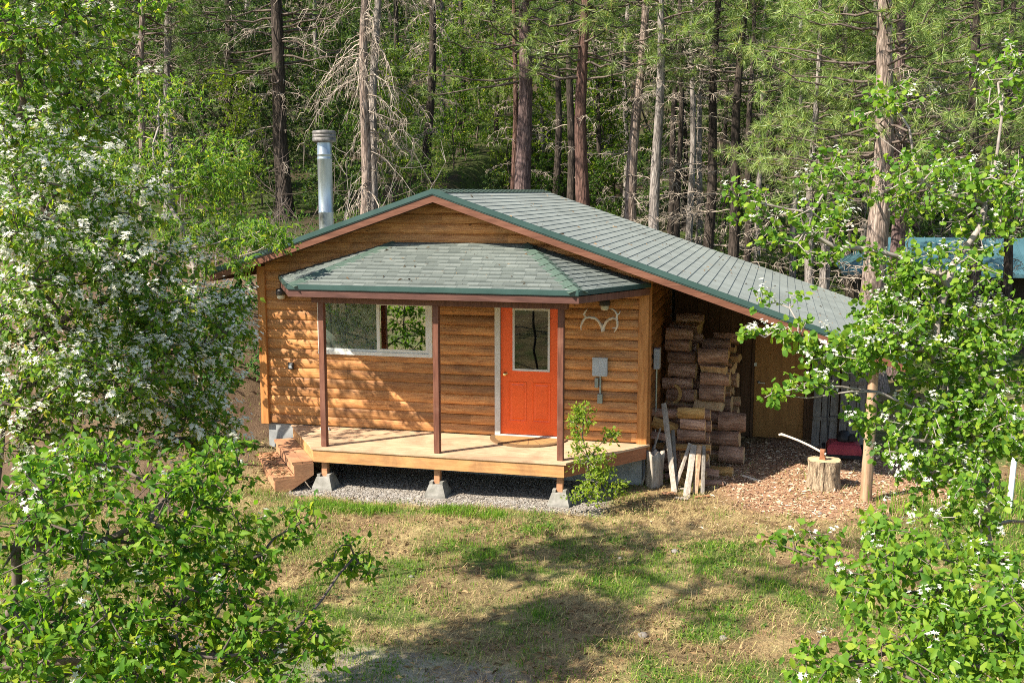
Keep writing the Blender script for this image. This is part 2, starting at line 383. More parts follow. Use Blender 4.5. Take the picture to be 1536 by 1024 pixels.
M['darktwig'] = noise_mat('shrub_stems', [(.3, (.06, .043, .033)), (.7, (.16, .125, .10))], 8, (1, 1, 1), .85, 0)
M['paletwig'] = noise_mat('pale_shrub_stems', [(.3, (.16, .13, .11)), (.7, (.33, .29, .25))], 8, (1, 1, 1), .85, 0)
# leaves: real greens, one picked per leaf
M['leaf_big'] = leaf_mat('cherry_leaf', [(0, (.035, .11, .012)), (.3, (.08, .195, .016)), (.6, (.14, .27, .02)), (.9, (.22, .34, .028)), (1, (.34, .37, .03))], .54)
M['leaf_flower'] = leaf_mat('serviceberry_leaf', [(0, (.05, .13, .02)), (.4, (.115, .22, .025)), (.8, (.20, .31, .035)), (.95, (.3, .36, .04)), (1, (.45, .4, .05))], .55)
M['leaf_right'] = leaf_mat('round_spring_leaf', [(0, (.055, .14, .016)), (.4, (.115, .235, .02)), (.8, (.19, .31, .026)), (1, (.29, .37, .035))], .5)
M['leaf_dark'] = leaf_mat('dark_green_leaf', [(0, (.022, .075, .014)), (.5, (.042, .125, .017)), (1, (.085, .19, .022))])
M['leaf_lime'] = leaf_mat('lime_sapling_leaf', [(0, (.10, .18, .018)), (.5, (.19, .29, .025)), (1, (.31, .36, .04))], .55)
M['leaf_mid'] = leaf_mat('mid_green_leaf', [(0, (.045, .12, .018)), (.5, (.10, .205, .024)), (1, (.2, .3, .035))], .5)
M['leaf_sap'] = leaf_mat('sapling_leaf', [(0, (.022, .06, .011)), (.5, (.055, .12, .017)), (1, (.15, .235, .03))], .48)
M['leaf_far'] = leaf_mat('far_leaf', [(0, (.04, .10, .018)), (.5, (.11, .20, .026)), (.88, (.24, .32, .045)), (1, (.38, .38, .07))], .55)
M['leaf_wood'] = leaf_mat('forest_leaf', [(0, (.012, .034, .009)), (.5, (.032, .07, .014)), (.85, (.085, .145, .024)), (1, (.2, .25, .05))], .42)
M['needle'] = leaf_mat('pine_needles', [(0, (.05, .10, .022)), (.5, (.105, .18, .035)), (1, (.19, .26, .06))], .3, .5, .3)
M['needle_pale'] = leaf_mat('pale_pine_needles', [(0, (.10, .165, .04)), (.5, (.23, .33, .085)), (.9, (.37, .45, .15)), (1, (.42, .32, .11))], .4, .4, .4)
M['petal'] = leaf_mat('white_petals', [(0, (.72, .70, .58)), (1, (.86, .84, .74))], .4, .6, .2, (1, 1, .95))
M['catkin'] = leaf_mat('green_catkin', [(0, (.16, .22, .04)), (1, (.3, .34, .08))], .3, .6, .2)
M['grass'] = leaf_mat('green_grass', [(0, (.05, .14, .014)), (.5, (.115, .24, .02)), (1, (.25, .34, .035))], .35, .5, .2)
M['straw'] = leaf_mat('dry_grass', [(0, (.14, .085, .042)), (.35, (.28, .19, .088)), (.75, (.46, .35, .175)), (1, (.36, .36, .10))], .15, .7, .15, (1, 1, .9))
M['litter'] = leaf_mat('brown_litter', [(0, (.12, .07, .036)), (.5, (.24, .15, .075)), (1, (.40, .28, .14))], .05, .8, .1, (1, 1, 1))
M['chip'] = leaf_mat('wood_chips', [(0, (.25, .14, .09)), (.45, (.41, .27, .17)), (.85, (.57, .42, .28)), (1, (.68, .56, .40))], .02, .8, .1, (1, 1, 1))
M['pebble'] = leaf_mat('grey_pebbles', [(0, (.10, .085, .068)), (.5, (.185, .16, .13)), (1, (.30, .265, .22))], .0, .85, .15, (1, 1, 1))
M['rock'] = noise_mat('field_stone', [(.3, (.12, .105, .09)), (.7, (.25, .225, .195))], 6, rough=.9, bump=.5)
# ================================================================== THE CABIN
WL = -6.22; XR_RIDGE = -3.145; ZR = 3.758; SL = .339
YF = -.455; YB = 7.283; XEL = -6.843; XER = 3.612
def roofz(x): return ZR-SL*np.abs(np.asarray(x, float)-XR_RIDGE)
cabin = thing('log_cabin', 'small log sided cabin with green shingle roof, orange door and lean to carport', 'cabin', (0, 0, 0))

def siding(name, mat, u0, u1, z0, ztop, openings, mapf, seed=1, H=.155, du=.1, parent=cabin):
    us = list(np.arange(u0, u1, du))+[u1]; zb = [o[2] for o in openings]+[o[3] for o in openings]
    for o in openings: us += [o[0], o[1]]
    us = np.array(sorted(set(np.round(us, 4))))
    zs = []
    zt = ztop if np.isscalar(ztop) else max(ztop(u) for u in us)
    k = math.floor(z0/H)
    prof = [(0.001, .0), (.05, .016), (.16, .023), (.35, .027), (.6, .0245), (.8, .018), (.93, .010), (.975, .0)]
    while k*H < zt:
        for t, d in prof: zs.append((k*H+t*H, d, k))
        k += 1
    def depth(z):
        t = (z/H) % 1; return float(np.interp(t, [p[0] for p in prof], [p[1] for p in prof]))
    for z in zb: zs.append((z, depth(z), math.floor(z/H)))
    zs += [(z0, depth(z0), math.floor(z0/H))]
    zs = sorted([q for q in zs if z0 <= q[0] <= zt+.02])
    V = []; idx = {}
    Z = np.array([q[0] for q in zs]); D = np.array([q[1] for q in zs]); R = np.array([q[2] for q in zs])
    for j in range(len(zs)):
        edge = 1 if D[j] < .012 else .3
        w = (fbm(us*2.1+R[j]*17.3, np.full_like(us, R[j]*3.1), seed, 3)-.5)*.022*edge
        w2 = (fbm(us*1.6+R[j]*7.7, np.full_like(us, R[j]*5.1+.5), seed+5, 3)-.5)*.014
        if any(abs(Z[j]-z) < 1e-4 for z in zb+[z0]): w = w*0
        zz = np.minimum(Z[j]+w, zt if np.isscalar(ztop) else np.array([ztop(u) for u in us]))
        dd = (D[j]+w2*(D[j] > .012))*(1 if name != 'front_wall' else .8+1.05*sstep(us, -3.45, -3.0))
        V.append(np.stack([us, zz, dd], 1))
    V = np.array(V); ni, nj = V.shape[:2]; F = []
    for i in range(ni-1):
        zc = (Z[i]+Z[i+1])/2
        for j in range(nj-1):
            uc = (us[j]+us[j+1])/2
            if any(o[0] < uc < o[1] and o[2] < zc < o[3] for o in openings): continue
            if not np.isscalar(ztop) and V[i, j, 1] >= ztop(us[j])-1e-6 and V[i, j+1, 1] >= ztop(us[j+1])-1e-6: continue
            F.append((i*nj+j, i*nj+j+1, (i+1)*nj+j+1, (i+1)*nj+j))
    P = np.array([mapf(*q) for q in V.reshape(-1, 3)])
    return fastmesh(name, P, [np.array(F)], mat, parent, smooth=False)

ZU = lambda x: float(roofz(x))-.13        # underside of the roof
WIN = (-5.20, -3.335, 1.20, 2.07)
DOOR = (-2.29, -1.25, .0, 2.14)
FM = lambda u, z, d: (u, -d, z)
wall = siding('front_wall', M['siding'], WL+.1, -.02, 0.0, lambda x: ZU(x), [WIN, DOOR], FM, 3)
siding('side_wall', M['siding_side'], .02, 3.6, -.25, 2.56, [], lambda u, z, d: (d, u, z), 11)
b = MB()   # plain inner shell: closes the house so that the rooms are dark
b.box((WL+.03, .05, .02), (WL+.09, 7.1, 2.55)); b.box((-.09, .05, .02), (-.03, 7.1, 2.55)); b.box((WL+.09, 7.0, .02), (-.09, 7.06, 2.5))
b.box((WL+.09, .06, -.06), (-.09, 7.0, -.01)); b.box((WL+.09, 2.9, .02), (-.09, 2.96, 2.5)); b.box((WL+.09, .06, 2.5), (-.09, 7.0, 2.53))
b.build('inner_wall', M['interior'], cabin)
# outside left and back walls
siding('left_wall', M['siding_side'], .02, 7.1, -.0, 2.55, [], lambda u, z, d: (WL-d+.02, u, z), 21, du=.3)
siding('back_wall', M['siding'], WL, 0, -.0, lambda x: ZU(x), [], lambda u, z, d: (u, 7.1+d, z), 31, du=.3)
# corner boards
b = MB(); b.bevbox((WL-.03, -.062, -.01), (WL+.105, .03, 2.56), .006); b.build('corner_board', M['corner'], cabin)
b = MB(); b.bevbox((-.115, -.062, -.01), (.035, .03, 2.5), .006); b.bevbox((.018, .033, -.2), (.062, .12, 2.5), .006); b.build('corner_board', M['corner'], cabin)
# foundation
b = MB(); b.box((WL+.06, .02, -1.0), (-.04, .18, -.012)); b.box((-.22, .181, -1.0), (-.04, 3.6, -.26)); b.box((WL+.06, .181, -1.0), (WL+.22, 7.0, -.012))
b.build('foundation', M['blockwall'], cabin)

# ---- main roof
def slope_shingles(mb, xa, za, xb, zb, ya, yb, course=.145, ny=60, seed=0):
    L = abs(xb-xa); n = int(round(L/course)); rng = np.random.default_rng(seed)
    ys = np.linspace(ya, yb, ny)
    rows = []
    for k in range(n+1):
        rows.append(None)
    V = []; F = []
    for k in range(n):
        t0 = k/n; t1 = (k+1)/n
        off = (fbm(ys*.6, np.full_like(ys, k*1.7), seed, 2)-.5)*.012
        jit = np.zeros(ny)
        x0 = xa+(xb-xa)*t0; z0 = za+(zb-za)*t0; x1 = xa+(xb-xa)*t1; z1 = za+(zb-za)*t1
        s = np.sign(xb-xa)
        A = np.stack([np.full(ny, x0-.004*s), ys, np.full(ny, z0+.001)], 1)
        B = np.stack([x1+off*.5*s+0*ys, ys, z1+.009+jit-abs(SL)*off*.5], 1)
        Cc = B.copy(); Cc[:, 2] -= .014
        base = len(V)*ny if False else sum(len(q) for q in V)
        V += [A, B, Cc]
        i = np.arange(ny-1)
        for r in (0, 1):
            a = base+r*ny+i; q = np.stack([a, a+ny, a+ny+1, a+1], 1)
            F.append(q if s > 0 else q[:, ::-1])
    V = np.concatenate(V); F = np.concatenate(F)
    return V, F
Vr, Fr = slope_shingles(None, XR_RIDGE, ZR, XER, float(roofz(XER)), YF, YB, seed=1, ny=120)
Vl, Fl = slope_shingles(None, XR_RIDGE, ZR, XEL, float(roofz(XEL)), YF, YB, seed=2)
roof = fastmesh('roof', np.concatenate([Vr, Vl]), [np.concatenate([Fr, Fl+len(Vr)])], M['roof'], cabin)
b = MB()
for k in range(26):      # ridge cap shingles
    y0 = YF-.01+k*.298; y1 = y0+.32; h0 = .012; h1 = .022
    for s in (-1, 1):
        b.add([(XR_RIDGE, y0, ZR+h1), (XR_RIDGE, y1, ZR+h0), (XR_RIDGE+s*.15, y1, ZR+h0-.15*SL), (XR_RIDGE+s*.15, y0, ZR+h1-.15*SL), (XR_RIDGE+s*.15, y0, ZR-.15*SL)], [(0, 1, 2, 3) if s > 0 else (3, 2, 1, 0)])
b.build('ridge_cap', M['hipcap'], roof)
# sheathing under the shingles, fascia, drip edge
b = MB()
for xa, xb in ((XEL+.02, XR_RIDGE), (XR_RIDGE, XER-.02)):
    za, zb = float(roofz(xa)), float(roofz(xb))
    vs = []
    for y in (YF+.02, YB-.02):
        for x, z in ((xa, za), (xb, zb)):
            vs += [(x, y, z-.006), (x, y, z-.034)]
    b.add(vs, [(0, 2, 6, 4), (1, 5, 7, 3), (0, 1, 3, 2), (4, 6, 7, 5), (0, 4, 5, 1), (2, 3, 7, 6)])
b.build('roof_sheathing', M['soffit'], roof)
b = MB()
for k in range(13):
    y = YF+.16+k*.6
    for xa, xb in ((XEL+.05, XR_RIDGE-.0), (XR_RIDGE+.0, XER-.05)):
        b.beam((xa, y, float(roofz(xa))-.035-.07), (xb, y, float(roofz(xb))-.035-.07), .04, .135)
b.build('rafter', M['soffit'], roof)
b = MB()
for xa, xb in ((XEL, XR_RIDGE), (XR_RIDGE, XER)):
    za, zb = float(roofz(xa)), float(roofz(xb))
    vs = []
    for y in (YF-.02, YF+.018):
        for x, z in ((xa, za), (xb, zb)): vs += [(x, y, z-.045), (x, y, z-.175)]
    b.add(vs, [(0, 1, 3, 2), (4, 6, 7, 5), (0, 2, 6, 4), (1, 5, 7, 3), (0, 4, 5, 1), (2, 3, 7, 6)])
b.build('rake_board', M['rake'], roof)
b = MB()
for xa, xb in ((XEL-.03, XR_RIDGE), (XR_RIDGE, XER+.03)):
    za, zb = float(roofz(xa)), float(roofz(xb))
    vs = []
    for y in (YF-.04, YF+.03):
        for x, z in ((xa, za), (xb, zb)): vs += [(x, y, z+.022), (x, y, z-.052)]
    b.add(vs, [(0, 1, 3, 2), (4, 6, 7, 5), (0, 2, 6, 4), (1, 5, 7, 3), (0, 4, 5, 1), (2, 3, 7, 6)])
    # thin lower lip
    vs = []
    for y in (YF-.028, YF+.02):
        for x, z in ((xa, za), (xb, zb)): vs += [(x, y, z-.054), (x, y, z-.072)]
    b.add(vs, [(0, 1, 3, 2), (4, 6, 7, 5), (0, 2, 6, 4), (1, 5, 7, 3), (0, 4, 5, 1), (2, 3, 7, 6)])
for x, s in ((XEL, -1), (XER, 1)):
    z = float(roofz(x)); b.box((min(x, x+s*.03)+.001, YF+.031, z-.05), (max(x, x+s*.03)-.001, YB, z+.015))
b.build('drip_edge', M['teal'], roof)
for x, s in ((XEL, 1), (XER, -1)):
    b = MB(); z = float(roofz(x)); b.box((min(x, x+s*.03)+.002, YF+.032, z-.17), (max(x, x+s*.03)-.002, YB-.01, z-.052))
    b.build('eave_board', M['fascia'], roof)

# ---- porch roof: front slope with a clipped hip at each end
PZ = 2.41
EL0 = np.array((-5.86, -.045, PZ)); EL1 = np.array((-4.97, -1.603, PZ)); ER1 = np.array((-.73, -1.603, PZ)); ER0 = np.array((.05, -.12, PZ))
TL = np.array((-3.94, -.045, 2.965)); TR = np.array((-1.80, -.045, 2.965))
def facet_courses(e0, e1, t0, t1, n, lift=.013, nx=30, seed=0):
    """courses from the top edge t0-t1 down to the eave e0-e1"""
    V = []; F = []; base = 0; s = np.linspace(0, 1, nx)[:, None]
    rng = np.random.default_rng(seed)
    for k in range(n):
        a = k/n; c = (k+1)/n
        A = (t0+(e0-t0)*a)*(1-s)+(t1+(e1-t1)*a)*s
        B = (t0+(e0-t0)*c)*(1-s)+(t1+(e1-t1)*c)*s
        A = A+np.array((0, 0, .001)); B = B+np.array((0, 0, lift))+rng.uniform(-.0012, .0012, (nx, 1))*np.array((0, 0, 1)); Cc = B-np.array((0, 0, lift+.004))
        V += [A, B, Cc]; i = np.arange(nx-1)
        for r in (0, 1):
            q = base+r*nx+i; F.append(np.stack([q, q+nx, q+nx+1, q+1], 1))
        base += 3*nx
    return np.concatenate(V), np.concatenate(F)
V1, F1 = facet_courses(EL1, ER1, TL, TR, 13, nx=90, seed=4)
V2, F2 = facet_courses(EL0, EL1, TL+np.array((-.01, 0, 0)), TL, 13, seed=5)
V3, F3 = facet_courses(ER1, ER0, TR, TR+np.array((.01, 0, 0)), 13, seed=6)
F2 = F2+len(V1); F3 = F3+len(V1)+len(V2)
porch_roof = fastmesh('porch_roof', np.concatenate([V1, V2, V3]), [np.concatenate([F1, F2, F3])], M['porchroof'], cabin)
for top, eave in ((TL, EL1), (TR, ER1)):
    b = MB()
    d = eave-top
    side = np.cross(d, (0, 0, 1)); side /= np.linalg.norm(side)
    for k in range(9):
        p0 = top+d*(k/9); p1 = top+d*min((k+1.15)/9, 1.0)
        for s in (-1, 1):
            o = side*s*.15+np.array((0, 0, -.055))
            v = [p0+(0, 0, .018), p1+(0, 0, .027), p1+o+(0, 0, .034), p0+o+(0, 0, .024)]
            b.add(v, [(0, 1, 2, 3), (3, 2, 1, 0)][:1])
    b.build('hip_cap', M['hipcap'], porch_roof)
def strip(mb, path, out, z0, z1, th, m=0):
    """vertical board following a path of xy points"""
    path = [np.array(p[:2], float) for p in path]
    for i in range(len(path)-1):
        a, c = path[i], path[i+1]; d = (c-a)/np.linalg.norm(c-a); nrm = np.array((d[1], -d[0]))
        q = [a+nrm*out, c+nrm*out, c+nrm*(out-th), a+nrm*(out-th)]
        mb.add([(*p, z0) for p in q]+[(*p, z1) for p in q], [(0, 3, 2, 1), (4, 5, 6, 7), (0, 1, 5, 4), (1, 2, 6, 5), (2, 3, 7, 6), (3, 0, 4, 7)], m)
EP = [EL0, EL1, ER1, ER0]
b = MB(); strip(b, [EL1, ER1], .022, PZ-.055, PZ+.014, .06); strip(b, [EL0, EL1], .021, PZ-.054, PZ+.013, .06); strip(b, [ER1, ER0], .021, PZ-.054, PZ+.013, .06)
strip(b, [EL1, ER1], .012, PZ-.068, PZ-.057, .04); b.build('drip_edge', M['teal'], porch_roof)
b = MB(); strip(b, [EL1, ER1], .0, PZ-.165, PZ-.071, .04); strip(b, [EL0, EL1], -.001, PZ-.164, PZ-.0705, .04); b.build('fascia_board', M['fascia'], porch_roof)
b = MB(); strip(b, [ER1, ER0], -.001, PZ-.164, PZ-.0705, .04); b.build('fascia_board', M['post'], porch_roof)
b = MB()
q = [EL0+(.05, 0, 0), EL1+(.04, .05, 0), ER1+(-.04, .05, 0), ER0+(-.05, 0, 0)]
b.add([(p[0], p[1], PZ-.10) for p in q]+[(p[0], p[1], PZ-.075) for p in q], [(0, 3, 2, 1)][:0]+[(3, 2, 1, 0), (4, 5, 6, 7), (0, 1, 5, 4), (1, 2, 6, 5), (2, 3, 7, 6), (3, 0, 4, 7)])
b.build('soffit', M['soffit'], porch_roof)
b = MB(); b.box((-4.72, -1.37, PZ-.27), (-.93, -1.24, PZ-.104)); b.build('porch_beam', M['post'], porch_roof)

# ---- deck
DL0 = np.array((-5.70, -.04)); DL1 = np.array((-4.72, -1.42)); DR1 = np.array((-.95, -1.42)); DR0 = np.array((.03, -.075))
rng = np.random.default_rng(3); b = MB(); y = -1.445; k = 0
def dx(y):
    t = (y-DL0[1])/(DL1[1]-DL0[1]); u = (y-DR0[1])/(DR1[1]-DR0[1])
    return DL0[0]+(DL1[0]-DL0[0])*min(max(t, 0), 1), DR0[0]+(DR1[0]-DR0[0])*min(max(u, -.02), 1)
while y < -.05:
    y1 = min(y+.140, -.042); z = rng.uniform(-.0015, .0015)
    a0, a1 = dx(y); c0, c1 = dx(y1); e = .03
    b.add([(a0-e, y, z-.03), (a1+e, y, z-.03), (c1+e, y1, z-.03), (c0-e, y1, z-.03), (a0-e, y, z), (a1+e, y, z), (c1+e, y1, z), (c0-e, y1, z)],
          [(0, 3, 2, 1), (4, 5, 6, 7), (0, 1, 5, 4), (1, 2, 6, 5), (2, 3, 7, 6), (3, 0, 4, 7)]); y += .1425
deck = b.build('deck', M['deck'], cabin)
b = MB(); strip(b, [DL1, DR1], .008, -.215, -.034, .04); b.build('rim_board', M['deckrim'], deck)
b = MB(); strip(b, [DR1, DR0], .005, -.216, -.0345, .04); b.build('rim_board', M['rimred'], deck)
b = MB(); strip(b, [DL0, DL1], .004, -.216, -.0345, .04); b.build('rim_board', M['deckrim'], deck)
b = MB()
for k in range(7):
    y = -1.3+.19*k; a, c = dx(y); b.box((a+.1, y, -.19), (c-.1, y+.04, -.032))
b.build('joist', M['soffit'], deck)
# posts and pier blocks
for x, w in ((-4.59, .088), (-2.838, .088), (-1.027, .088)):
    b = MB(); b.bevbox((x-w/2, -1.30-w/2, .001), (x+w/2, -1.30+w/2, PZ-.27), .006); b.build('porch_post', M['post'], cabin)
    b = MB(); b.bevbox((x-.045, -1.345, -.50), (x+.045, -1.255, -.19), .006); b.build('deck_post', M['step'], cabin)
    b = MB(); g = gzs(x, -1.3); c = (x, -1.3)
    def sq(h, z): return [(c[0]-h, c[1]-h, z), (c[0]+h, c[1]-h, z), (c[0]+h, c[1]+h, z), (c[0]-h, c[1]+h, z)]
    b.loft([sq(.16, g-.1), sq(.155, g+.035), sq(.105, -.455), sq(.098, -.447)])
    for sx in (-1, 1): b.box((c[0]+sx*.075-.024, -1.39, -.4465), (c[0]+sx*.075+.024, -1.21, -.41))
    b.build('pier_block', M['concrete'], cabin)
# ---- steps going down from the clipped left end of the deck
steps = MB(); d = (DL1-DL0)/np.linalg.norm(DL1-DL0); nrm = np.array((d[1], -d[0])); 
def step_level(mb, k, z, th=.035, dep=.30):
    a = DL0+nrm*(.008+dep*(k-1)-.02*(k > 1))+d*.06; c = DL1+nrm*(.008+dep*(k-1)-.02*(k > 1))-d*.02
    for j in range(2):
        w = (dep+.015)/2; p = [a+nrm*(w*j+.003), c+nrm*(w*j+.003), c+nrm*(w*(j+1)-.003), a+nrm*(w*(j+1)-.003)]
        mb.add([(*q, z-th) for q in p]+[(*q, z) for q in p], [(0, 3, 2, 1)[::-1], (4, 5, 6, 7)[::-1], (0, 1, 5, 4)[::-1], (1, 2, 6, 5)[::-1], (2, 3, 7, 6)[::-1], (3, 0, 4, 7)[::-1]])
st = thing('porch_steps', None, None); st.parent = cabin; del_keys = [k for k in st.keys()]
for k, z in ((1, -.205), (2, -.41)):
    b = MB(); step_level(b, k, z); b.build('tread', M['step'], st)
    b = MB(); a = DL0+nrm*(.295*k-.004*k)+d*.06; c = DL1+nrm*(.295*k-.004*k)-d*.02
    strip(b, [a, c], .0, z-.19, z-.0365, .03); b.build('riser', M['step'], st)
for tt in (0.02, -.045):      # stringers
    o = (DL1-d*.055) if tt < 0 else (DL0+d*.07)
    pr = [(.004, -.24), (.29, -.24), (.29, -.445), (.57, -.445), (.57, -.62), (.40, -.66), (.004, -.42)]
    b = MB(); vs = []
    for e in (0, .04):
        for s, z in pr: q = o+nrm*s+d*e; vs.append((q[0], q[1], z))
    n = len(pr); b.add(vs, [tuple(range(n)), tuple(range(2*n-1, n-1, -1))]+[(i, i+n, (i+1) % n+n, (i+1) % n) for i in range(n)])
    b.build('stringer', M['step'], st)

# ---- window
win = MB(); x0, x1, z0, z1 = WIN; xm = -4.22
def frame(mb, x0, x1, z0, z1, w, ya, yb):
    mb.box((x0, ya, z0), (x1, yb, z0+w)); mb.box((x0, ya, z1-w), (x1, yb, z1))
    mb.box((x0, ya+.001, z0+w), (x0+w, yb-.001, z1-w)); mb.box((x1-w, ya+.001, z0+w), (x1, yb-.001, z1-w))
frame(win, x0-.02, x1+.02, z0-.02, z1+.02, .055, -.055, .05)
window = win.build('window', M['white'], cabin)
b = MB(); frame(b, xm-.01, x1-.038, z0+.038, z1-.038, .05, -.042, -.005); b.build('sash', M['white'], window)
b = MB(); frame(b, x0+.037, xm+.03, z0+.037, z1-.037, .035, -.018, .02); b.build('sash', M['white'], window)
b = MB(); b.box((xm+.04, -.024, z0+.09), (x1-.09, -.020, z1-.09)); b.build('pane', M['pane'], window)
b = MB(); b.box((x0+.07, .0, z0+.07), (xm-.01, .004, z1-.07)); b.build('pane', M['leftpane'], window)
b = MB(); b.box((x0+.07, -.0135, z0+.07), (xm-.01, -.0125, z1-.07)); b.build('insect_screen', M['screen'], window)
# ---- front door
dx0, dx1 = -2.222, -1.318
b = MB(); b.box((-2.31, -.06, 0.002), (-2.226, .04, 2.13)); b.box((-1.314, -.06, 0.002), (-1.23, .04, 2.13)); b.box((-2.31, -.062, 2.085), (-1.23, .039, 2.165)); b.box((-2.225, -.075, .002), (-1.315, .03, .034))
door = b.build('front_door', M['jamb'], cabin)
b = MB(); yd = -.018
wx0, wx1, wz0, wz1 = -2.035, -1.455, 1.03, 1.99
b.box((dx0, yd, .04), (wx0+.02, yd+.045, 2.078)); b.box((wx1-.02, yd, .04), (dx1, yd+.045, 2.078))
b.box((wx0+.02, yd+.0005, .04), (wx1-.02, yd+.0445, wz0+.02)); b.box((wx0+.02, yd+.0005, wz1-.02), (wx1-.02, yd+.0445, 2.078))
for a in (-2.10, -1.725):   # two raised panels with a moulded border
    c0, c1, e0, e1 = a, a+.285, .24, .86
    for i, (w, h) in enumerate(((0, .006), (.018, .012), (.036, .004))):
        pass
    b.loft([[(c0, yd-.0005, e0), (c1, yd-.0005, e0), (c1, yd-.0005, e1), (c0, yd-.0005, e1)],
            [(c0+.012, yd-.011, e0+.012), (c1-.012, yd-.011, e0+.012), (c1-.012, yd-.011, e1-.012), (c0+.012, yd-.011, e1-.012)],
            [(c0+.03, yd-.002, e0+.03), (c1-.03, yd-.002, e0+.03), (c1-.03, yd-.002, e1-.03), (c0+.03, yd-.002, e1-.03)],
            [(c0+.06, yd-.010, e0+.06), (c1-.06, yd-.010, e0+.06), (c1-.06, yd-.010, e1-.06), (c0+.06, yd-.010, e1-.06)]])
b.build('door_leaf', M['orange'], door)
b = MB(); frame(b, wx0, wx1, wz0, wz1, .032, yd-.016, yd+.02); b.build('window_trim', M['jamb'], door)
b = MB(); b.box((wx0+.033, yd-.002, wz0+.033), (wx1-.033, yd+.002, wz1-.033)); b.build('pane', M['doorpane'], door)
b = MB(); b.lathe((-2.148, yd, .975), [(.034, -.001), (.034, -.008), (.012, -.012), (.012, -.035), (.026, -.045), (.030, -.06), (.022, -.074), (.0, -.077)], 16, 0, 'y')
b.build('door_knob', M['brass'], door)
# ---- wall lamps
for x, z in ((-.61, 2.08), (-5.80, 2.12)):
    b = MB(); b.box((x-.055, -.06, z+.02), (x+.055, -.034, z+.12)); b.lathe((x, -.13, z), [(.02, .10), (.075, .085), (.085, .0), (.078, -.005)], 16)
    b.beam((x, -.06, z+.09), (x, -.13, z+.09), .03, .03)
    lamp = b.build('wall_lamp', M['darkmetal'], cabin)
    b = MB(); b.lathe((x, -.13, z), [(.06, -.004), (.062, -.05), (.045, -.075), (.0, -.08)], 16); b.build('lamp_glass', M['lampglass'], lamp)
# ---- electrical boxes
b = MB(); b.bevbox((-.79, -.115, 1.01), (-.565, -.037, 1.285), .006); b.box((-.795, -.119, 1.275), (-.56, -.116, 1.29))
eb = b.build('electrical_box', M['greybox'], cabin)
b = MB(); b.tube([(-.672, -.07, 1.012), (-.672, -.07, .74)], .016, 10); b.bevbox((-.755, -.1, .83), (-.70, -.036, .98), .005); b.bevbox((-.712, -.11, .595), (-.634, -.036, .745), .006)
b.build('conduit', M['galv'], eb)
b = MB(); b.bevbox((.0395, .62, 1.03), (.13, .83, 1.345), .006); eb2 = b.build('electrical_box', M['greybox'], cabin)
b = MB(); b.tube([(.075, .73, 1.032), (.075, .73, -.3)], .017, 10); b.build('conduit', M['galv'], eb2)
b = MB(); b.bevbox((-5.745, -.075, .905), (-5.655, -.03, 1.02), .006); ob = b.build('outlet', M['darkmetal'], cabin)
b = MB(); b.bevbox((-5.725, -.085, .92), (-5.675, -.0755, 1.005), .003); b.build('outlet_cover', M['greybox'], ob)
# ---- stove pipe
cx, cy = -5.93, 2.0
zb = float(roofz(cx))
b = MB(); prof = [(.15, zb-.12), (.15, zb+.02), (.128, zb+.07), (.128, 3.35), (.134, 3.36), (.134, 3.385), (.128, 3.395), (.128, 4.28), (.134, 4.29), (.134, 4.315), (.128, 4.325), (.128, 4.36), (.134, 4.37), (.134, 4.39), (.128, 4.40), (.128, 4.62)]
b.lathe((cx, cy, 0), prof, 28); pipe = b.build('stove_pipe', M['galv'], cabin)
b = MB(); b.lathe((cx, cy, 0), [(.15, 4.585), (.2, 4.60), (.205, 4.61), (.205, 4.66), (.196, 4.665), (.205, 4.672), (.205, 4.715), (.196, 4.72), (.205, 4.727), (.205, 4.77), (.19, 4.785), (.06, 4.80), (0, 4.80)], 28)
b.build('chimney_cap', M['rustcap'], pipe)
# ---- carport: back wall, door, post, beam
b = MB(); yb = 3.66
def planks_y(mb, x0, x1, y, ztop, w=.2, th=.02):
    x = x0
    while x < x1-.01:
        xe = min(x+w, x1); mb.add([(x, y, -.75), (xe-.006, y, -.75), (xe-.006, y+th, -.75), (x, y+th, -.75), (x, y, ztop(x)), (xe-.006, y, ztop(xe)), (xe-.006, y+th, ztop(xe)), (x, y+th, ztop(x))],
            [(0, 3, 2, 1), (4, 5, 6, 7), (0, 1, 5, 4), (1, 2, 6, 5), (2, 3, 7, 6), (3, 0, 4, 7)]); x += w
planks_y(b, .07, 1.455, yb, lambda x: ZU(x)+.09); planks_y(b, 2.42, 3.4, yb, lambda x: ZU(x)+.09)
b.box((1.455, yb, 1.44), (2.42, yb+.02, 1.75)); 
b.box((3.38, yb+.021, -.75), (3.4, 7.1, 1.42)); b.box((.07, 7.1, -.75), (3.4, 7.12, 1.5))
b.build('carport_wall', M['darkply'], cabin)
b = MB(); b.box((1.455, yb-.02, -.7), (1.50, yb+.03, 1.44)); b.box((2.375, yb-.02, -.7), (2.42, yb+.03, 1.44)); b.box((1.455, yb-.021, 1.395), (2.42, yb+.029, 1.45))
cd = b.build('storage_door', M['darkply'], cabin)
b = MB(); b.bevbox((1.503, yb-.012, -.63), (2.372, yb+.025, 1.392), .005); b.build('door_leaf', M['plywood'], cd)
b = MB(); b.lathe((1.58, yb-.012, .37), [(.026, 0), (.026, -.012), (.012, -.016), (.012, -.05), (.0, -.05)], 12, 0, 'y'); b.beam((1.57, yb-.058, .37), (1.69, yb-.058, .365), .018, .016); b.build('door_handle', M['galv'], cd)
b = MB(); b.box((1.495, yb-.022, .66), (1.54, yb-.0125, .72)); b.build('latch', M['galv'], cd)
b = MB(); rr = np.random.default_rng(8); px_, py_ = 3.18, -.07
g = gzs(px_, py_)
def ring(r, z, o): return [(px_+o[0]+r*(1+.1*math.cos(4*a+.8))*math.cos(a), py_+o[1]+r*(1+.1*math.cos(4*a+.8))*math.sin(a), z) for a in np.linspace(0, 2*PI, 17)[:-1]]
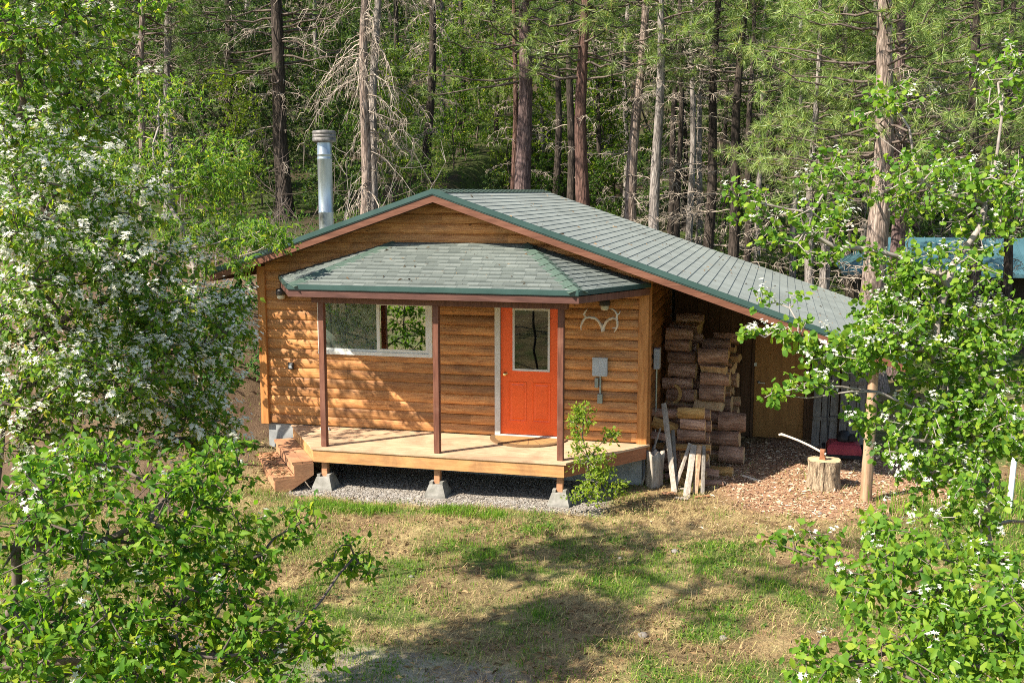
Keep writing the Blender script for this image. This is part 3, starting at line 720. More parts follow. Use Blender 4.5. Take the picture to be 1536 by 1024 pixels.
b.loft([ring(.077-.012*t+rr.uniform(-.004, .004), g-.15+(1.37+.15-g)*t, (.03*t, 0)) for t in np.linspace(0, 1, 14)], True, 0, True)
b.build('carport_post', M['rawwood'], cabin)
b = MB(); b.box((3.08, -.38, 1.28), (3.28, 3.65, 1.38)); b.build('carport_beam', M['soffit'], cabin)
# ================================================================== LOOSE THINGS
ORD = ['topmost', 'second', 'third', 'fourth', 'fifth', 'sixth', 'seventh', 'eighth', 'ninth', 'tenth', 'eleventh', 'twelfth', 'thirteenth', 'fourteenth', 'fifteenth']
lr = np.random.default_rng(77)
def log_profile(r, shape, rot, seed, n=14):
    g = np.random.default_rng(seed)
    if shape == 'round': ang = np.linspace(0, 2*PI, n+1)[:-1]; rr_ = r*(1+.07*np.sin(2*ang+g.uniform(0, 6))+.04*np.sin(5*ang+g.uniform(0, 6)))
    else:
        span = {'half': PI, 'quarter': PI*.62}[shape]; ang = np.linspace(-span/2, span/2, n-1); rr_ = np.full(len(ang), r*1.3)
    P = np.stack([np.cos(ang)*rr_, np.sin(ang)*rr_], 1)
    if shape != 'round':
        P = np.concatenate([P, [[0.02*r, 0.0]]]) if shape == 'quarter' else P
        P -= P.mean(0)
    ca, sa = math.cos(rot), math.sin(rot); return P@np.array([[ca, sa], [-sa, ca]])
def log_mesh(c, L, r, shape='round', rot=0., tilt=0., yaw=0., mats=None, seed=0, label='', group='split firewood stacked in the carport', n=14):
    """a firewood log lying along x: bark skin, pale cut ends"""
    g = np.random.default_rng(seed+1)
    P = log_profile(r, shape, rot, seed)
    mb = MB(); rings = []
    K = 7
    for k in range(K):
        x = -L/2+L*k/(K-1); s = (1+.035*math.sin(k*1.9+seed))*(1 if 0 < k < K-1 else .985)
        bend = .012*math.sin(PI*k/(K-1))*((seed % 3)-1)
        jig = g.uniform(-.005, .005, (len(P), 2))
        rings.append([(x+g.uniform(-.006, .006)*(k in (0, K-1)), p[0]*s+bend+j[0], p[1]*s+j[1]) for p, j in zip(P, jig)])
    mb.loft(rings, False, 0, shape == 'round')
    for e, rg in ((0, rings[0]), (1, rings[-1])):
        cxm = np.mean(np.array(rg), 0)+np.array(((-.006, .006)[e], 0, 0)); m = len(rg)
        mb.add([tuple(cxm)]+rg, [(0, 1+(i+1) % m, 1+i) if e == 0 else (0, 1+i, 1+(i+1) % m) for i in range(m)], 1)
    if mats is None: mats = [M['bark'], M['cut']]
    if shape != 'round':   # split faces are bare wood
        nface = len(P)
        for fi in range(len(mb.f)):
            if mb.m[fi] == 0:
                k = fi % nface
                if (shape == 'half' and k == nface-1) or (shape == 'quarter' and k >= nface-2): mb.m[fi] = 1
    o = mb.build('firewood_log', mats)
    o.location = tuple(float(q) for q in c); o.rotation_euler = (0, tilt, yaw)
    return tag(o, label, 'log', group)
sd = 100
def column(xc, yc, ztop, L, r0, desc, extra=None, skew=0.0):
    """one upright row of the woodpile, labelled from the top down"""
    global sd
    rows = []; z = gzs(xc, yc)+.01
    while z < ztop-.05:
        sd += 1; r = r0*lr.uniform(.82, 1.2); shp = 'round' if 'thick' in desc else str(lr.choice(['round', 'round', 'half', 'quarter', 'quarter']))
        rot = lr.uniform(0, 6) if shp == 'round' else (PI/2 if lr.uniform() < .5 else -PI/2)+lr.uniform(-.4, .4)
        P = log_profile(r, shp, rot, sd); rows.append((z-P[:, 1].min(), r, shp, rot, sd)); z += (P[:, 1].max()-P[:, 1].min())*.965
    for i, (zc, r, shp, rot, s_) in enumerate(rows[::-1]):
        log_mesh((xc+lr.uniform(-.06, .06), yc+lr.uniform(-.05, .05), zc), L*lr.uniform(.88, 1.08), r, shp, rot, lr.uniform(-.04, .04), lr.uniform(-.3, .1), None, s_, f'{ORD[i]} log counting down the {desc}')
column(.33, 1.95, 1.50, .46, .112, 'left back column of the woodpile, against the cabin side wall')
column(.86, 1.75, 1.22, .44, .12, 'tall middle column of the woodpile')
column(.42, 2.42, 1.62, .46, .115, 'dim rear column of the woodpile behind the left column')
column(.95, 2.22, 1.30, .44, .115, 'dim rear column of the woodpile behind the tall middle column')
column(1.02, 2.72, 1.22, .44, .115, 'rearmost dim column of the woodpile')
column(1.17, 1.62, .12, .44, .14, 'low thick column to the right of the tall woodpile')
# the mixed front pile
FL = [  # x, y, z, L, r, shape, tilt, yaw, mats, label
 (.63, .62, .375, .40, .085, 'round', -.02, .03, 'gold', 'yellow peeled log on top of the front row of the woodpile'),
 (.66, .62, .20, .38, .085, 'round', .02, -.02, None, 'reddish log just under the yellow peeled log'),
 (.64, .62, .03, .42, .088, 'round', -.03, .04, None, 'reddish log two below the yellow peeled log'),
 (.66, .60, -.135, .55, .075, 'quarter', -.02, .05, 'gold', 'long orange split piece sticking out of the front woodpile row'),
 (.70, .62, -.29, .42, .075, 'half', .0, .0, 'gold', 'split orange log low in the front row of the woodpile'),
 (.66, .62, -.44, .42, .08, 'round', .0, .05, None, 'second lowest log in the front row of the woodpile'),
 (.68, .62, -.57, .42, .075, 'half', .0, -.05, 'gold', 'bottom log in the front row of the woodpile'),
 (.20, .78, .315, .40, .07, 'round', .03, .0, None, 'grey brown log on top of the low pile by the cabin corner'),
 (.22, .72, .13, .40, .085, 'round', .30, .05, 'gold', 'tilted orange log in the low pile by the cabin corner'),
 (.14, .74, -.02, .36, .075, 'half', .12, -.05, None, 'split log under the tilted orange log by the cabin corner'),
 (.33, 1.02, .16, .40, .08, 'round', .0, .0, None, 'dark log tucked behind the tilted orange log'),
 (.34, 1.0, -.02, .40, .085, 'round', .0, .1, None, 'dark log beneath the one tucked behind the tilted orange log'),
 (.30, .84, -.20, .44, .085, 'quarter', .05, .1, 'gold', 'pale split log in the shade behind the hollow stump'),
 (.24, .80, -.37, .44, .085, 'round', -.04, .0, None, 'second lowest log of the low pile by the cabin corner'),
 (.26, .82, -.55, .44, .085, 'round', .02, .0, None, 'bottom log of the low pile by the cabin corner'),
 (.70, 1.02, .27, .40, .09, 'round', .0, .0, None, 'shaded log just behind the yellow peeled log'),
 (.72, 1.02, .09, .40, .09, 'round', .0, .0, None, 'upper shaded log in the row behind the front woodpile row'),
 (.70, 1.02, -.09, .40, .09, 'round', .0, .0, None, 'middle shaded log in the row behind the front woodpile row'),
 (.72, 1.02, -.27, .40, .09, 'round', .0, .0, None, 'lower shaded log in the row behind the front woodpile row'),
 (.70, 1.02, -.50, .40, .12, 'round', .0, .0, None, 'bottom shaded log in the row behind the front woodpile row'),
]
for i, (x, y, z, L, r, shp, ti, ya, ml, lab) in enumerate(FL):
    log_mesh((x, y, z), L, r, shp, PI/2 if shp != 'round' else i*1.1, ti, ya, [M['barkgold'], M['cut']] if ml else None, 300+i, lab)
for i, (a, b_, r_, ya, ti, lab) in enumerate(((1066, 728, .085, .5, .1, 'split wedge of wood lying at the right foot of the upright slabs'), (1022, 726, .07, -.5, .25, 'split piece tossed behind the foot of the diagonal pole'), (1000, 718, .06, .9, .1, 'short split piece lying right of the hollow stump'), (1082, 712, .075, -.25, -.05, 'loose split log lying below the low thick column'), (1060, 716, .08, .2, .15, 'split log tossed at the base of the front woodpile row'))):
    p_ = atZ(a, b_, G0); p_[2] = gzs(p_[0], p_[1])+r_*.75; log_mesh(p_, .36, r_, 'quarter', PI/2+.4*i, ti, ya, [M['barkgold'], M['cut']] if i % 2 else None, 400+i, lab)
# a thin slab leaning upright on the left column
b = MB()
ang = np.linspace(-1.25, 1.25, 9); o_ = [(.40+.17*math.cos(a)-.17, 1.62-.0*a, .47+.17*math.sin(a)) for a in ang]; i_ = [(p[0]-.055*math.cos(a*.8), p[1], p[2]-.03*math.sin(a)) for p, a in zip(o_, ang)]
b.loft([[(p[0], p[1], p[2]), (p[0], p[1]+.05, p[2]), (q[0], q[1]+.05, q[2]), (q[0], q[1], q[2])] for p, q in zip(o_, i_)], True)
tag(b.build('bark_slab', M['barkgold'], None, (.38, 1.62, .3)), 'curved orange bark slab standing on the left part of the woodpile', 'bark slab')

def slab(pts, w, h, mat, name, label, cat, up=(0, 0, 1), seed=0, group=None, taper=1.0):
    """rough split plank or pole along pts (4-7 sided, uneven)"""
    g = np.random.default_rng(seed); pts = [np.array(p, float) for p in pts]
    K = 9; P = []
    for k in range(K):
        t = k/(K-1)*(len(pts)-1); i = min(int(t), len(pts)-2); P.append(pts[i]+(pts[i+1]-pts[i])*(t-i))
    d = P[-1]-P[0]; d /= np.linalg.norm(d); a = np.cross(d, np.array(up, float)); a /= np.linalg.norm(a); bb = np.cross(d, a)
    base = [(-1, -.7), (-.2, -1), (.9, -.8), (1, .5), (.2, 1), (-.9, .7)]
    rings = []
    for k, p in enumerate(P):
        s = 1+(taper-1)*k/(K-1)
        rings.append([p+a*w/2*q[0]*s*g.uniform(.88, 1.1)+bb*h/2*q[1]*s*g.uniform(.88, 1.1) for q in base])
    mb = MB(); mb.loft(rings, True)
    return tag(mb.build(name, mat, None, P[0]), label, cat, group)
GP = 'poles and slabs leaning on the woodpile'
def gpt(a, b_, dz=0): p = atZ(a, b_, G0); p[2] = gzs(p[0], p[1])+dz; return p
def lean(a0, b0, a1, b1, y1, w, h, mat, lab, nm='leaning_pole', cat='pole', sd=0, tp=.9):
    slab([gpt(a0, b0, -.01), atY(a1, b1, y1)], w, h, mat, nm, lab, cat, (0, 1, .2), sd, GP, tp)
lean(1012, 738, 996, 605, .42, .085, .045, M['polewood'], 'tall grey split rail leaning on the front of the woodpile', sd=1)
lean(962, 727, 991, 642, .45, .028, .028, M['polewood'], 'thin grey stick leaning by the cabin corner board', 'leaning_stick', 'stick', 2)
lean(1014, 734, 1009, 645, .40, .065, .035, M['greyplank'], 'short brown plank beside the tall grey split rail', 'leaning_plank', 'plank', 3)
lean(1010, 737, 1035, 665, .28, .06, .04, M['polewood'], 'pale diagonal pole crossing in front of the woodpile', sd=4)
lean(1029, 746, 1041, 668, .25, .10, .06, M['polewood'], 'broad whitish split slab leaning on the front woodpile', 'leaning_slab', 'slab', 5)
lean(1043, 741, 1049, 669, .22, .085, .08, M['rawwood'], 'upright split post with a bare tan face in front of the woodpile', 'leaning_slab', 'slab', 6)
lean(1054, 742, 1056, 669, .24, .06, .08, M['greyplank'], 'upright grey weathered slab at the right end of the leaning pieces', 'leaning_slab', 'slab', 7)
lean(985, 700, 1002, 660, .62, .04, .03, M['polewood'], 'short dark stick poking out beside the hollow stump', 'leaning_stick', 'stick', 8)
# hollow stump
p = gpt(981, 728); b = MB(); g = np.random.default_rng(5); rings = []
for k, (z, s) in enumerate(((-.06, 1.02), (.1, 1), (.25, .98), (.40, 1.06), (.52, 1.12))):
    rings.append([(p[0]+.125*s*(1+.12*math.sin(3*a)+.1*math.sin(7*a+1))*math.cos(a), p[1]+.125*s*(1+.12*math.sin(3*a)+.1*math.sin(7*a+1))*math.sin(a), p[2]+z+(.03*math.sin(5*a) if k == 4 else 0)) for a in np.linspace(0, 2*PI, 21)[:-1]])
ctr = np.array([p[0], p[1], 0])
rings.append([tuple(np.array((q[0], q[1], 0))*.62+ctr*.38+np.array((0, 0, q[2]-.01))) for q in rings[-1]])
rings.append([tuple(np.array((q[0], q[1], 0))*.5+ctr*.5+np.array((0, 0, p[2]+.2))) for q in rings[-3]])
b.loft(rings, True, 0, True); tag(b.build('hollow_stump', M['polewood'], None, p), 'small hollow weathered stump standing by the cabin corner', 'stump')
# loose scrap on the ground by the pile and a stick on the chips
for i, (a, b_, w, lab) in enumerate(((1023, 748, .05, 'small grey offcut lying before the leaning slabs'), (1003, 742, .06, 'brown chunk of wood lying at the foot of the tall split rail'), (1017, 736, .045, 'whitish splinter at the foot of the diagonal pole'), (1053, 747, .04, 'thin offcut beside the foot of the upright slabs'))):
    p = gpt(a, b_, w*.4); slab([p+np.array((-.1, 0, 0)), p+np.array((.1, .05*(i-1), .01))], w, w*.7, (M['polewood'], M['step'])[i % 2], 'wood_scrap', lab, 'scrap', (0, 0, 1), 20+i, 'offcuts around the woodpile')
p = gpt(1112, 714, .015); q = gpt(1140, 722, .015); slab([p, q], .05, .03, M['handle'], 'fallen_stick', 'pale stick lying on the wood chips left of the chopping block', 'stick', (0, 0, 1), 31)
# chopping block with its axe
p = np.array((2.62, .52, gzs(2.62, .52))); b = MB(); rings = []
N_ = 72; aa = np.linspace(0, 2*PI, N_+1)[:-1]; g = np.random.default_rng(9)
ridge = .018*np.sign(np.sin(aa*11+2*np.sin(aa*3)))*np.abs(np.sin(aa*11+2*np.sin(aa*3)))**.5
def srf(z, s, k): return [(p[0]+(.225*s+.012*math.sin(2*a+1)+ridge[i]*(.4+.6*math.sin(i*.7+k*1.3)))*math.cos(a), p[1]+(.225*s+.012*math.sin(2*a+1)+ridge[i]*(.4+.6*math.sin(i*.7+k*1.3)))*math.sin(a), p[2]+z+.006*math.sin(3*a)) for i, a in enumerate(aa)]
for k, (z, s) in enumerate(((-.1, 1.13), (.03, 1.08), (.1, 1.01), (.17, .985), (.25, .98), (.33, .99), (.40, 1.0), (.425, .985))): rings.append(srf(z, s, k))
b.loft(rings, False, 0, False)
top = rings[-1]; b.add([(p[0], p[1], p[2]+.43)]+top, [(0, 1+i, 1+(i+1) % N_) for i in range(N_)], 1)
blk = tag(b.build('chopping_block', [M['stumpbark'], M['stumptop']], None, p), 'thick bark covered log section used as chopping block in the carport', 'chopping block')
hp = np.array((p[0]-.03, p[1]-.04, p[2]+.425))
he = atY(1169, 650, p[1]+.30)
axe = thing('axe', 'axe with a long pale handle stuck in the chopping block', 'axe', hp)
d = he-hp; d[2] = 0; d /= np.linalg.norm(d); side = np.array((-d[1], d[0], 0))
eye = hp+np.array((0, 0, .11))
pts = [eye-d*.05+np.array((0, 0, -.015)), eye+d*.06+np.array((0, 0, .022))]
he2 = he-eye
for t in (.3, .55, .8, .95, 1.0): pts.append(eye+he2*t+np.array((0, 0, .025*math.sin(PI*t)-(.02 if t == 1 else 0))))
b = MB(); b.tube(pts, [.017, .0165, .0155, .0155, .016, .02, .019], 10); b.build('handle', M['handle'], axe)
b = MB(); hw = .033   # head: poll above, blade below biting into the block
def sec(z, half, thick): return [eye+d*half[0]+side*thick+(0, 0, z), eye+d*half[1]+side*thick+(0, 0, z), eye+d*half[1]-side*thick+(0, 0, z), eye+d*half[0]-side*thick+(0, 0, z)]
b.loft([sec(.055, (-.037, .037), .021), sec(.03, (-.034, .034), .023), sec(-.02, (-.032, .032), .022), sec(-.09, (-.045, .045), .012), sec(-.15, (-.062, .062), .002)], True)
b.build('axe_head', M['axehead'], axe)

# ---- lawn mower
mo = np.array((3.0, 2.35, gzs(3.0, 2.35))); mow = thing('lawn_mower', 'old push lawn mower with faded red deck parked before the grey plank panels', 'lawn mower', mo)
def mp(x, y, z): return mo+np.array((x, y, z))
b = MB(); b.loft([[mp(-.27, -.2, .10), mp(.27, -.2, .10), mp(.27, .25, .10), mp(-.27, .25, .10)], [mp(-.27, -.2, .2), mp(.27, -.2, .2), mp(.27, .25, .2), mp(-.27, .25, .2)], [mp(-.24, -.15, .26), mp(.24, -.15, .26), mp(.23, .22, .28), mp(-.23, .22, .28)], [mp(-.15, -.05, .29), mp(.15, -.05, .29), mp(.14, .14, .3), mp(-.14, .14, .3)]])
deck_ = b.build('mower_deck', M['mowerred'], mow)
b = MB(); b.lathe(mp(0, .05, .29), [(.11, 0), (.12, .02), (.12, .09), (.09, .11), (.09, .15), (.05, .17), (0, .17)], 16); b.box(mp(.08, -.08, .32), mp(.2, .12, .40)); b.build('engine', M['black'], mow)
b = MB(); b.box(mp(-.3, -.215, .055), mp(.3, -.2, .11)); b.build('front_bar', M['black'], mow)
for x in (-.31, .31):
    for y in (-.17, .23):
        b = MB(); b.lathe(mp(x, y, .1), [(.03, -.025), (.09, -.028), (.102, -.018), (.102, .018), (.09, .028), (.03, .025)], 18, 0, 'x'); wh = b.build('wheel', M['black'], mow)
        b = MB(); b.lathe(mp(x, y, .1), [(.0, -.03), (.045, -.03), (.045, .03), (.0, .03)], 14, 0, 'x'); b.build('wheel_hub', M['greybox'], wh)
b = MB(); b.tube([mp(-.24, .2, .2), mp(-.26, .42, .62), mp(-.25, .5, .95), mp(-.18, .53, 1.02), mp(.18, .53, 1.02), mp(.25, .5, .95), mp(.26, .42, .62), mp(.24, .2, .2)], .013, 8); b.tube([mp(-.26, .42, .62), mp(.26, .42, .62)], .009, 6); b.build('push_handle', M['darkmetal'], mow)

# ---- two weathered plank panels leaning on the back wall
for i, (xa, xb, yy, lab) in enumerate(((2.50, 2.93, 3.18, 'left one of two weathered grey plank panels leaning in the carport'), (2.94, 3.36, 3.10, 'right one of two weathered grey plank panels leaning in the carport'))):
    zt = 1.05; g = gzs(xa, yy); pn = thing('plank_panel', lab, 'panel', (xa, yy, g), 'weathered panels leaning in the carport')
    b = MB(); w = (xb-xa)/3
    for k in range(3): b.beam((xa+w*(k+.5), yy, g), (xa+w*(k+.5)+.05, yy+.42, zt-.02*k), w-.016, .022, 0, (0, 1, 0))
    b.build('plank', M['greyplank'], pn)
    for t in (.28, .66):
        b = MB(); b.beam((xa+.02+.05*t, yy+.42*t-.03, g+(zt-g)*t), (xb-.02+.05*t, yy+.42*t-.03, g+(zt-g)*t), .022, .06); b.build('batten', M['greyplank'], pn)

# ---- antlers on the wall
an = thing('deer_antlers', 'pair of bleached deer antlers hanging on the log wall right of the door', 'antlers', (-.65, -.05, 1.74))
def ap(a, b_, y): return atY(a, b_, y)
b = MB()
b.tube([ap(902, 489, -.07), ap(898, 482, -.12), ap(893, 477.5, -.17), ap(884, 475.5, -.2), ap(878, 476.5, -.22), ap(874, 482, -.21), ap(871, 490, -.18), ap(872, 495, -.15)], [0.0230, 0.0216, 0.0209, 0.0203, 0.0196, 0.0175, 0.0135, 0.0054], 8)
b.tube([ap(879, 476, -.22), ap(876, 471.5, -.24), ap(878, 467.5, -.25), ap(881, 463, -.25)], [0.0175, 0.0149, 0.0121, 0.0041], 8)
b.tube([ap(874, 470.5, -.24), ap(877, 472, -.24)], [0.0041, 0.0121], 6)
b.build('antler', M['antler'], an)
b = MB()
b.tube([ap(906, 489, -.07), ap(909, 483, -.12), ap(914, 478.5, -.17), ap(920, 477, -.2), ap(925, 478, -.22), ap(926, 484, -.22), ap(926, 489, -.2), ap(924, 494, -.17), ap(921, 498, -.15)], [0.0230, 0.0216, 0.0209, 0.0203, 0.0203, 0.0196, 0.0175, 0.0135, 0.0054], 8)
b.tube([ap(925, 478, -.22), ap(925.5, 472, -.24), ap(923, 467, -.25), ap(919, 464, -.25), ap(915, 463, -.24)], [0.0189, 0.0162, 0.0135, 0.0108, 0.0041], 8)
b.tube([ap(926, 472, -.24), ap(929, 470, -.24), ap(930.5, 466.5, -.24)], [0.0135, 0.0108, 0.0041], 6)
b.tube([ap(925, 491, -.19), ap(921, 492, -.2), ap(918, 492, -.21)], [0.0135, 0.0108, 0.0041], 6)
b.build('antler', M['antler'], an)
b = MB(); b.loft([[(-.70, -.038, 1.80), (-.60, -.038, 1.80), (-.62, -.038, 1.68), (-.67, -.038, 1.66)], [(-.69, -.075, 1.79), (-.61, -.075, 1.79), (-.625, -.08, 1.69), (-.665, -.08, 1.68)]]); b.build('skull_plate', M['antler'], an)

# ---- doormat
b = MB(); n = 24; cxm, cym = -1.76, -.08
top = [(cxm+.60*math.cos(a), cym-.62*math.sin(a), .022) for a in np.linspace(0, PI, n)]
b.loft([[(q[0], q[1], .004) for q in top], top], True)
tag(b.build('doormat', M['mat'], None, (cxm, cym, .0)), 'half round brown coir doormat before the orange door', 'doormat')
# ---- little crumpled white thing on the deck by the first post is left as a scrap of cloth
b = MB(); q = np.array((-5.02, -.30, .003)); g = np.random.default_rng(3)
b.loft([[q+np.array((.09*s*math.cos(a)*g.uniform(.8, 1.2), .05*s*math.sin(a), z+g.uniform(0, .012))) for a in np.linspace(0, 2*PI, 11)[:-1]] for s, z in ((1, 0), (.9, .025), (.5, .04), (.15, .06))], True, 0, True)
tag(b.build('crumpled_rag', M['white'], None, q), 'small crumpled white rag on the deck by the wall', 'rag')

# ---- neighbouring shed with a teal metal roof
S0 = np.array((3.75, 19.0)); sw, sdp = 7.4, 5.0; gs = gzs(7, 21)
shed = thing('metal_roof_shed', 'low dark shed with a teal ribbed metal roof beyond the pines on the right', 'shed', (S0[0]+sw/2, S0[1]+sdp/2, gs))
ze = 1.28; zr = 2.25
A = (S0[0], S0[1], ze); B = (S0[0]+sw, S0[1], ze); C_ = (S0[0]+sw, S0[1]+sdp, ze); D_ = (S0[0], S0[1]+sdp, ze); E_ = (S0[0]+1.45, S0[1]+sdp/2, zr); F_ = (S0[0]+sw-1.45, S0[1]+sdp/2, zr)
b = MB(); b.add([A, B, C_, D_, E_, F_], [(0, 1, 5, 4), (1, 2, 5), (2, 3, 4, 5), (3, 0, 4), (0, 3, 2, 1)])
for k in range(1, 25):
    x = S0[0]+sw*k/25; dxl = min(1.0, min(x-S0[0], S0[0]+sw-x)/1.45)
    b.beam((x, S0[1]-.01, ze+.012), (x, S0[1]+sdp/2*dxl, ze+(zr-ze)*dxl+.012), .035, .03)
b.box((S0[0], S0[1]-.03, ze-.1), (S0[0]+sw, S0[1]-.004, ze+.005))
b.build('roof', M['tealmetal'], shed)
b = MB(); b.box((S0[0]+.4, S0[1]+2.2, gs-.4), (S0[0]+sw-.4, S0[1]+sdp-.3, ze-.02)); b.build('wall', M['shedwood'], shed)
for k in range(4):
    x = S0[0]+.5+k*(sw-1)/3; b = MB(); b.bevbox((x-.08, S0[1]+.3, gs-.4), (x+.08, S0[1]+.46, ze-.02), .01); b.build('post', M['shedwood'], shed)
# ---- white plastic stake at the right edge
p = gpt(1513, 768, -.05); q = atD(1522, 684, float((p-CAM)@FW)+.05); b = MB(); b.tube([p, (p+q)/2, q], .038, 12)
tag(b.build('white_stake', M['pvc'], None, p), 'short leaning white plastic pipe standing in the weeds at the right edge', 'stake')
# ---- stones in the lawn
for i, (a, b_, s, lab) in enumerate(((1012, 829, .05, 'pale stone lying in the grass right of the middle of the lawn'), (965, 953, .055, 'pale stone in the front lawn below the middle'), (1085, 960, .045, 'small stone in the shaded grass near the right shrub'), (930, 838, .03, 'tiny stone in the lawn beneath the porch shrub'), (617, 866, .03, 'tiny stone in the dry grass left of the middle'), (1230, 770, .035, 'small stone at the edge of the wood chips'))):
    p = gpt(a, b_, s*.3); b = MB(); g = np.random.default_rng(40+i); N_ = 9
    b.loft([[p+np.array((s*r*math.cos(a2)*g.uniform(.8, 1.2), s*.8*r*math.sin(a2)*g.uniform(.8, 1.2), s*h)) for a2 in np.linspace(0, 2*PI, N_+1)[:-1]] for r, h in ((.7, -.5), (1, -.1), (.9, .3), (.45, .55))], True, 0, True)
    tag(b.build('stone', M['rock'], None, p), lab, 'stone', 'stones in the lawn')
# ================================================================== VEGETATION TOOLS
def unit(a): return a/(np.linalg.norm(a, axis=-1, keepdims=True)+1e-9)
def frusta(P0, P1, R0, R1, n=5):
    """many tapered segments at once"""
    D = unit(P1-P0); ref = np.where(np.abs(D[:, 2:3]) < .9, np.array([[0, 0, 1.]]), np.array([[1., 0, 0]]))
    A = unit(np.cross(D, ref)); B = np.cross(D, A); th = np.arange(n)*2*PI/n
    c = np.cos(th)[None, :, None]; s = np.sin(th)[None, :, None]
    O = A[:, None]*c+B[:, None]*s
    V = np.concatenate([P0[:, None]+O*R0[:, None, None], P1[:, None]+O*R1[:, None, None]], 1).reshape(-1, 3)
    m = len(P0); base = (np.arange(m)*2*n)[:, None]; k = np.arange(n)[None]; k2 = (k+1) % n
    F = np.stack([base+k, base+k2, base+n+k2, base+n+k], -1).reshape(-1, 4)
    return V, F
LP8 = (np.array([(0,0,0),(.3,-.5,.07),(.3,0,0),(.3,.5,.07),(.68,-.36,.03),(.68,0,-.04),(.68,.36,.03),(1,0,-.13)]), [(0,2,1),(0,3,2),(4,5,7),(5,6,7)], [(1,2,5,4),(2,3,6,5)])
LP4 = (np.array([(0,0,0),(.45,-.5,.08),(1,0,-.06),(.45,.5,.08)]), [(0,2,1),(0,3,2)], [])
LPR = (np.array([(0,0,0),(.22,-.42,.07),(.22,0,0),(.22,.42,.07),(.72,-.44,.03),(.72,0,-.03),(.72,.44,.03),(1,0,-.08)]), [(0,2,1),(0,3,2),(4,5,7),(5,6,7)], [(1,2,5,4),(2,3,6,5)])
def leaves(P, D, N, L, ratio, proto):
    D = unit(D); N = unit(N-D*(N*D).sum(1, keepdims=True)); S = np.cross(N, D)
    pr, tr, qd = proto; L = np.broadcast_to(L, (len(P),))[:, None, None]
    cu = np.random.default_rng(len(P)).uniform(-.6, 2.6, (len(P), 1, 1)); wd = np.random.default_rng(len(P)+1).uniform(.75, 1.2, (len(P), 1, 1))
    V = P[:, None]+L*(pr[None, :, 0:1]*D[:, None]+pr[None, :, 1:2]*ratio*wd*S[:, None]+pr[None, :, 2:3]*cu*N[:, None])
    b = (np.arange(len(P))*len(pr))[:, None, None]
    T = (b+np.array(tr)[None]).reshape(-1, 3) if tr else np.zeros((0, 3), int)
    Q = (b+np.array(qd)[None]).reshape(-1, 4) if qd else np.zeros((0, 4), int)
    return V.reshape(-1, 3), T, Q
def joinm(parts):
    V = []; T = []; Q = []; n = 0
    for v, t, q in parts:
        V.append(v); T.append(t+n); Q.append(q+n); n += len(v)
    return np.concatenate(V), np.concatenate(T), np.concatenate(Q)
FH = np.array([FW[0], FW[1], 0]); FH /= np.linalg.norm(FH)
def BL(px, py, dist, rx, ry, rd, n):
    """a clump of foliage: where it is, how wide, tall and deep (metres deep), how many twigs"""
    return (atD(px, py, dist), rx*dist/FPX, ry*dist/FPX, rd, n)

def skeleton(bases, blobs, rng, step=.2, limb_r=.0, wob=.05, sag=.25):
    P = []; PA = []; 
    def addn(p, pa): P.append(np.array(p, float)); PA.append(pa); return len(P)-1
    base_ids = [addn(np.array(b)-np.array((0, 0, .1)), -1 if i == 0 else 0) for i, b in enumerate(bases)]; limb_nodes = []; tips = []
    first = {}
    for bi, (c, rx, ry, rd, n) in enumerate(blobs):
        c = np.array(c)
        # limb: from the nearest base, or branching off an earlier limb
        cand = list(base_ids)+limb_nodes
        Pc = np.array([P[i] for i in cand]); d = np.linalg.norm(Pc-c, axis=1)+np.where(Pc[:, 2] > c[2], 1.2, 0)
        s = cand[int(np.argmin(d))] if len(limb_nodes) > 3 else base_ids[int(np.argmin(np.linalg.norm(np.array([P[i] for i in base_ids])-c, axis=1)))]
        p0 = P[s]; L = np.linalg.norm(c-p0); K = max(3, int(L/.28))
        mid = (p0+c)/2+np.array((0, 0, sag*L))*(1 if s in base_ids else .3)+rng.normal(0, .06*L, 3)
        last = s
        for k in range(1, K+1):
            t = k/K; q = (1-t)**2*p0+2*t*(1-t)*mid+t*t*c+rng.normal(0, wob*.6, 3)
            last = addn(q, last); limb_nodes.append(last)
    for bi, (c, rx, ry, rd, n) in enumerate(blobs):
        c = np.array(c)
        u = unit(rng.normal(size=(n, 3)))*(rng.uniform(0, 1, (n, 1))**.42)
        pts = c+u[:, :1]*rx*RT+u[:, 1:2]*ry*np.array((0, 0, 1.))+u[:, 2:]*rd*FH
        pts = pts[np.argsort(np.linalg.norm(pts-c, axis=1))]
        ids = np.array([i for i in range(len(P)) if i not in base_ids])
        for q in pts:
            A = np.array(P); d = np.linalg.norm(A-q, axis=1)+np.where(A[:, 2] > q[2]+.1, .25, 0); d[base_ids] = 1e9
            s = int(np.argmin(d)); dist = np.linalg.norm(P[s]-q); K = max(1, int(dist/step)); last = s; p0 = P[s]
            for k in range(1, K+1):
                t = k/K; w = p0+(q-p0)*t+np.array((0, 0, .12*dist*math.sin(PI*t)))+(rng.normal(0, wob*.5, 3) if k < K else 0)
                last = addn(w, last)
            tips.append(last)
    return np.array(P), np.array(PA), np.array(sorted(set(tips)))
def radii(PA, r_tip, pw=.42, rmax=.06):
    c = np.ones(len(PA))
    for i in range(len(PA)-1, -1, -1):
        if PA[i] >= 0: c[PA[i]] += c[i]
    return np.minimum(r_tip*c**pw, rmax)

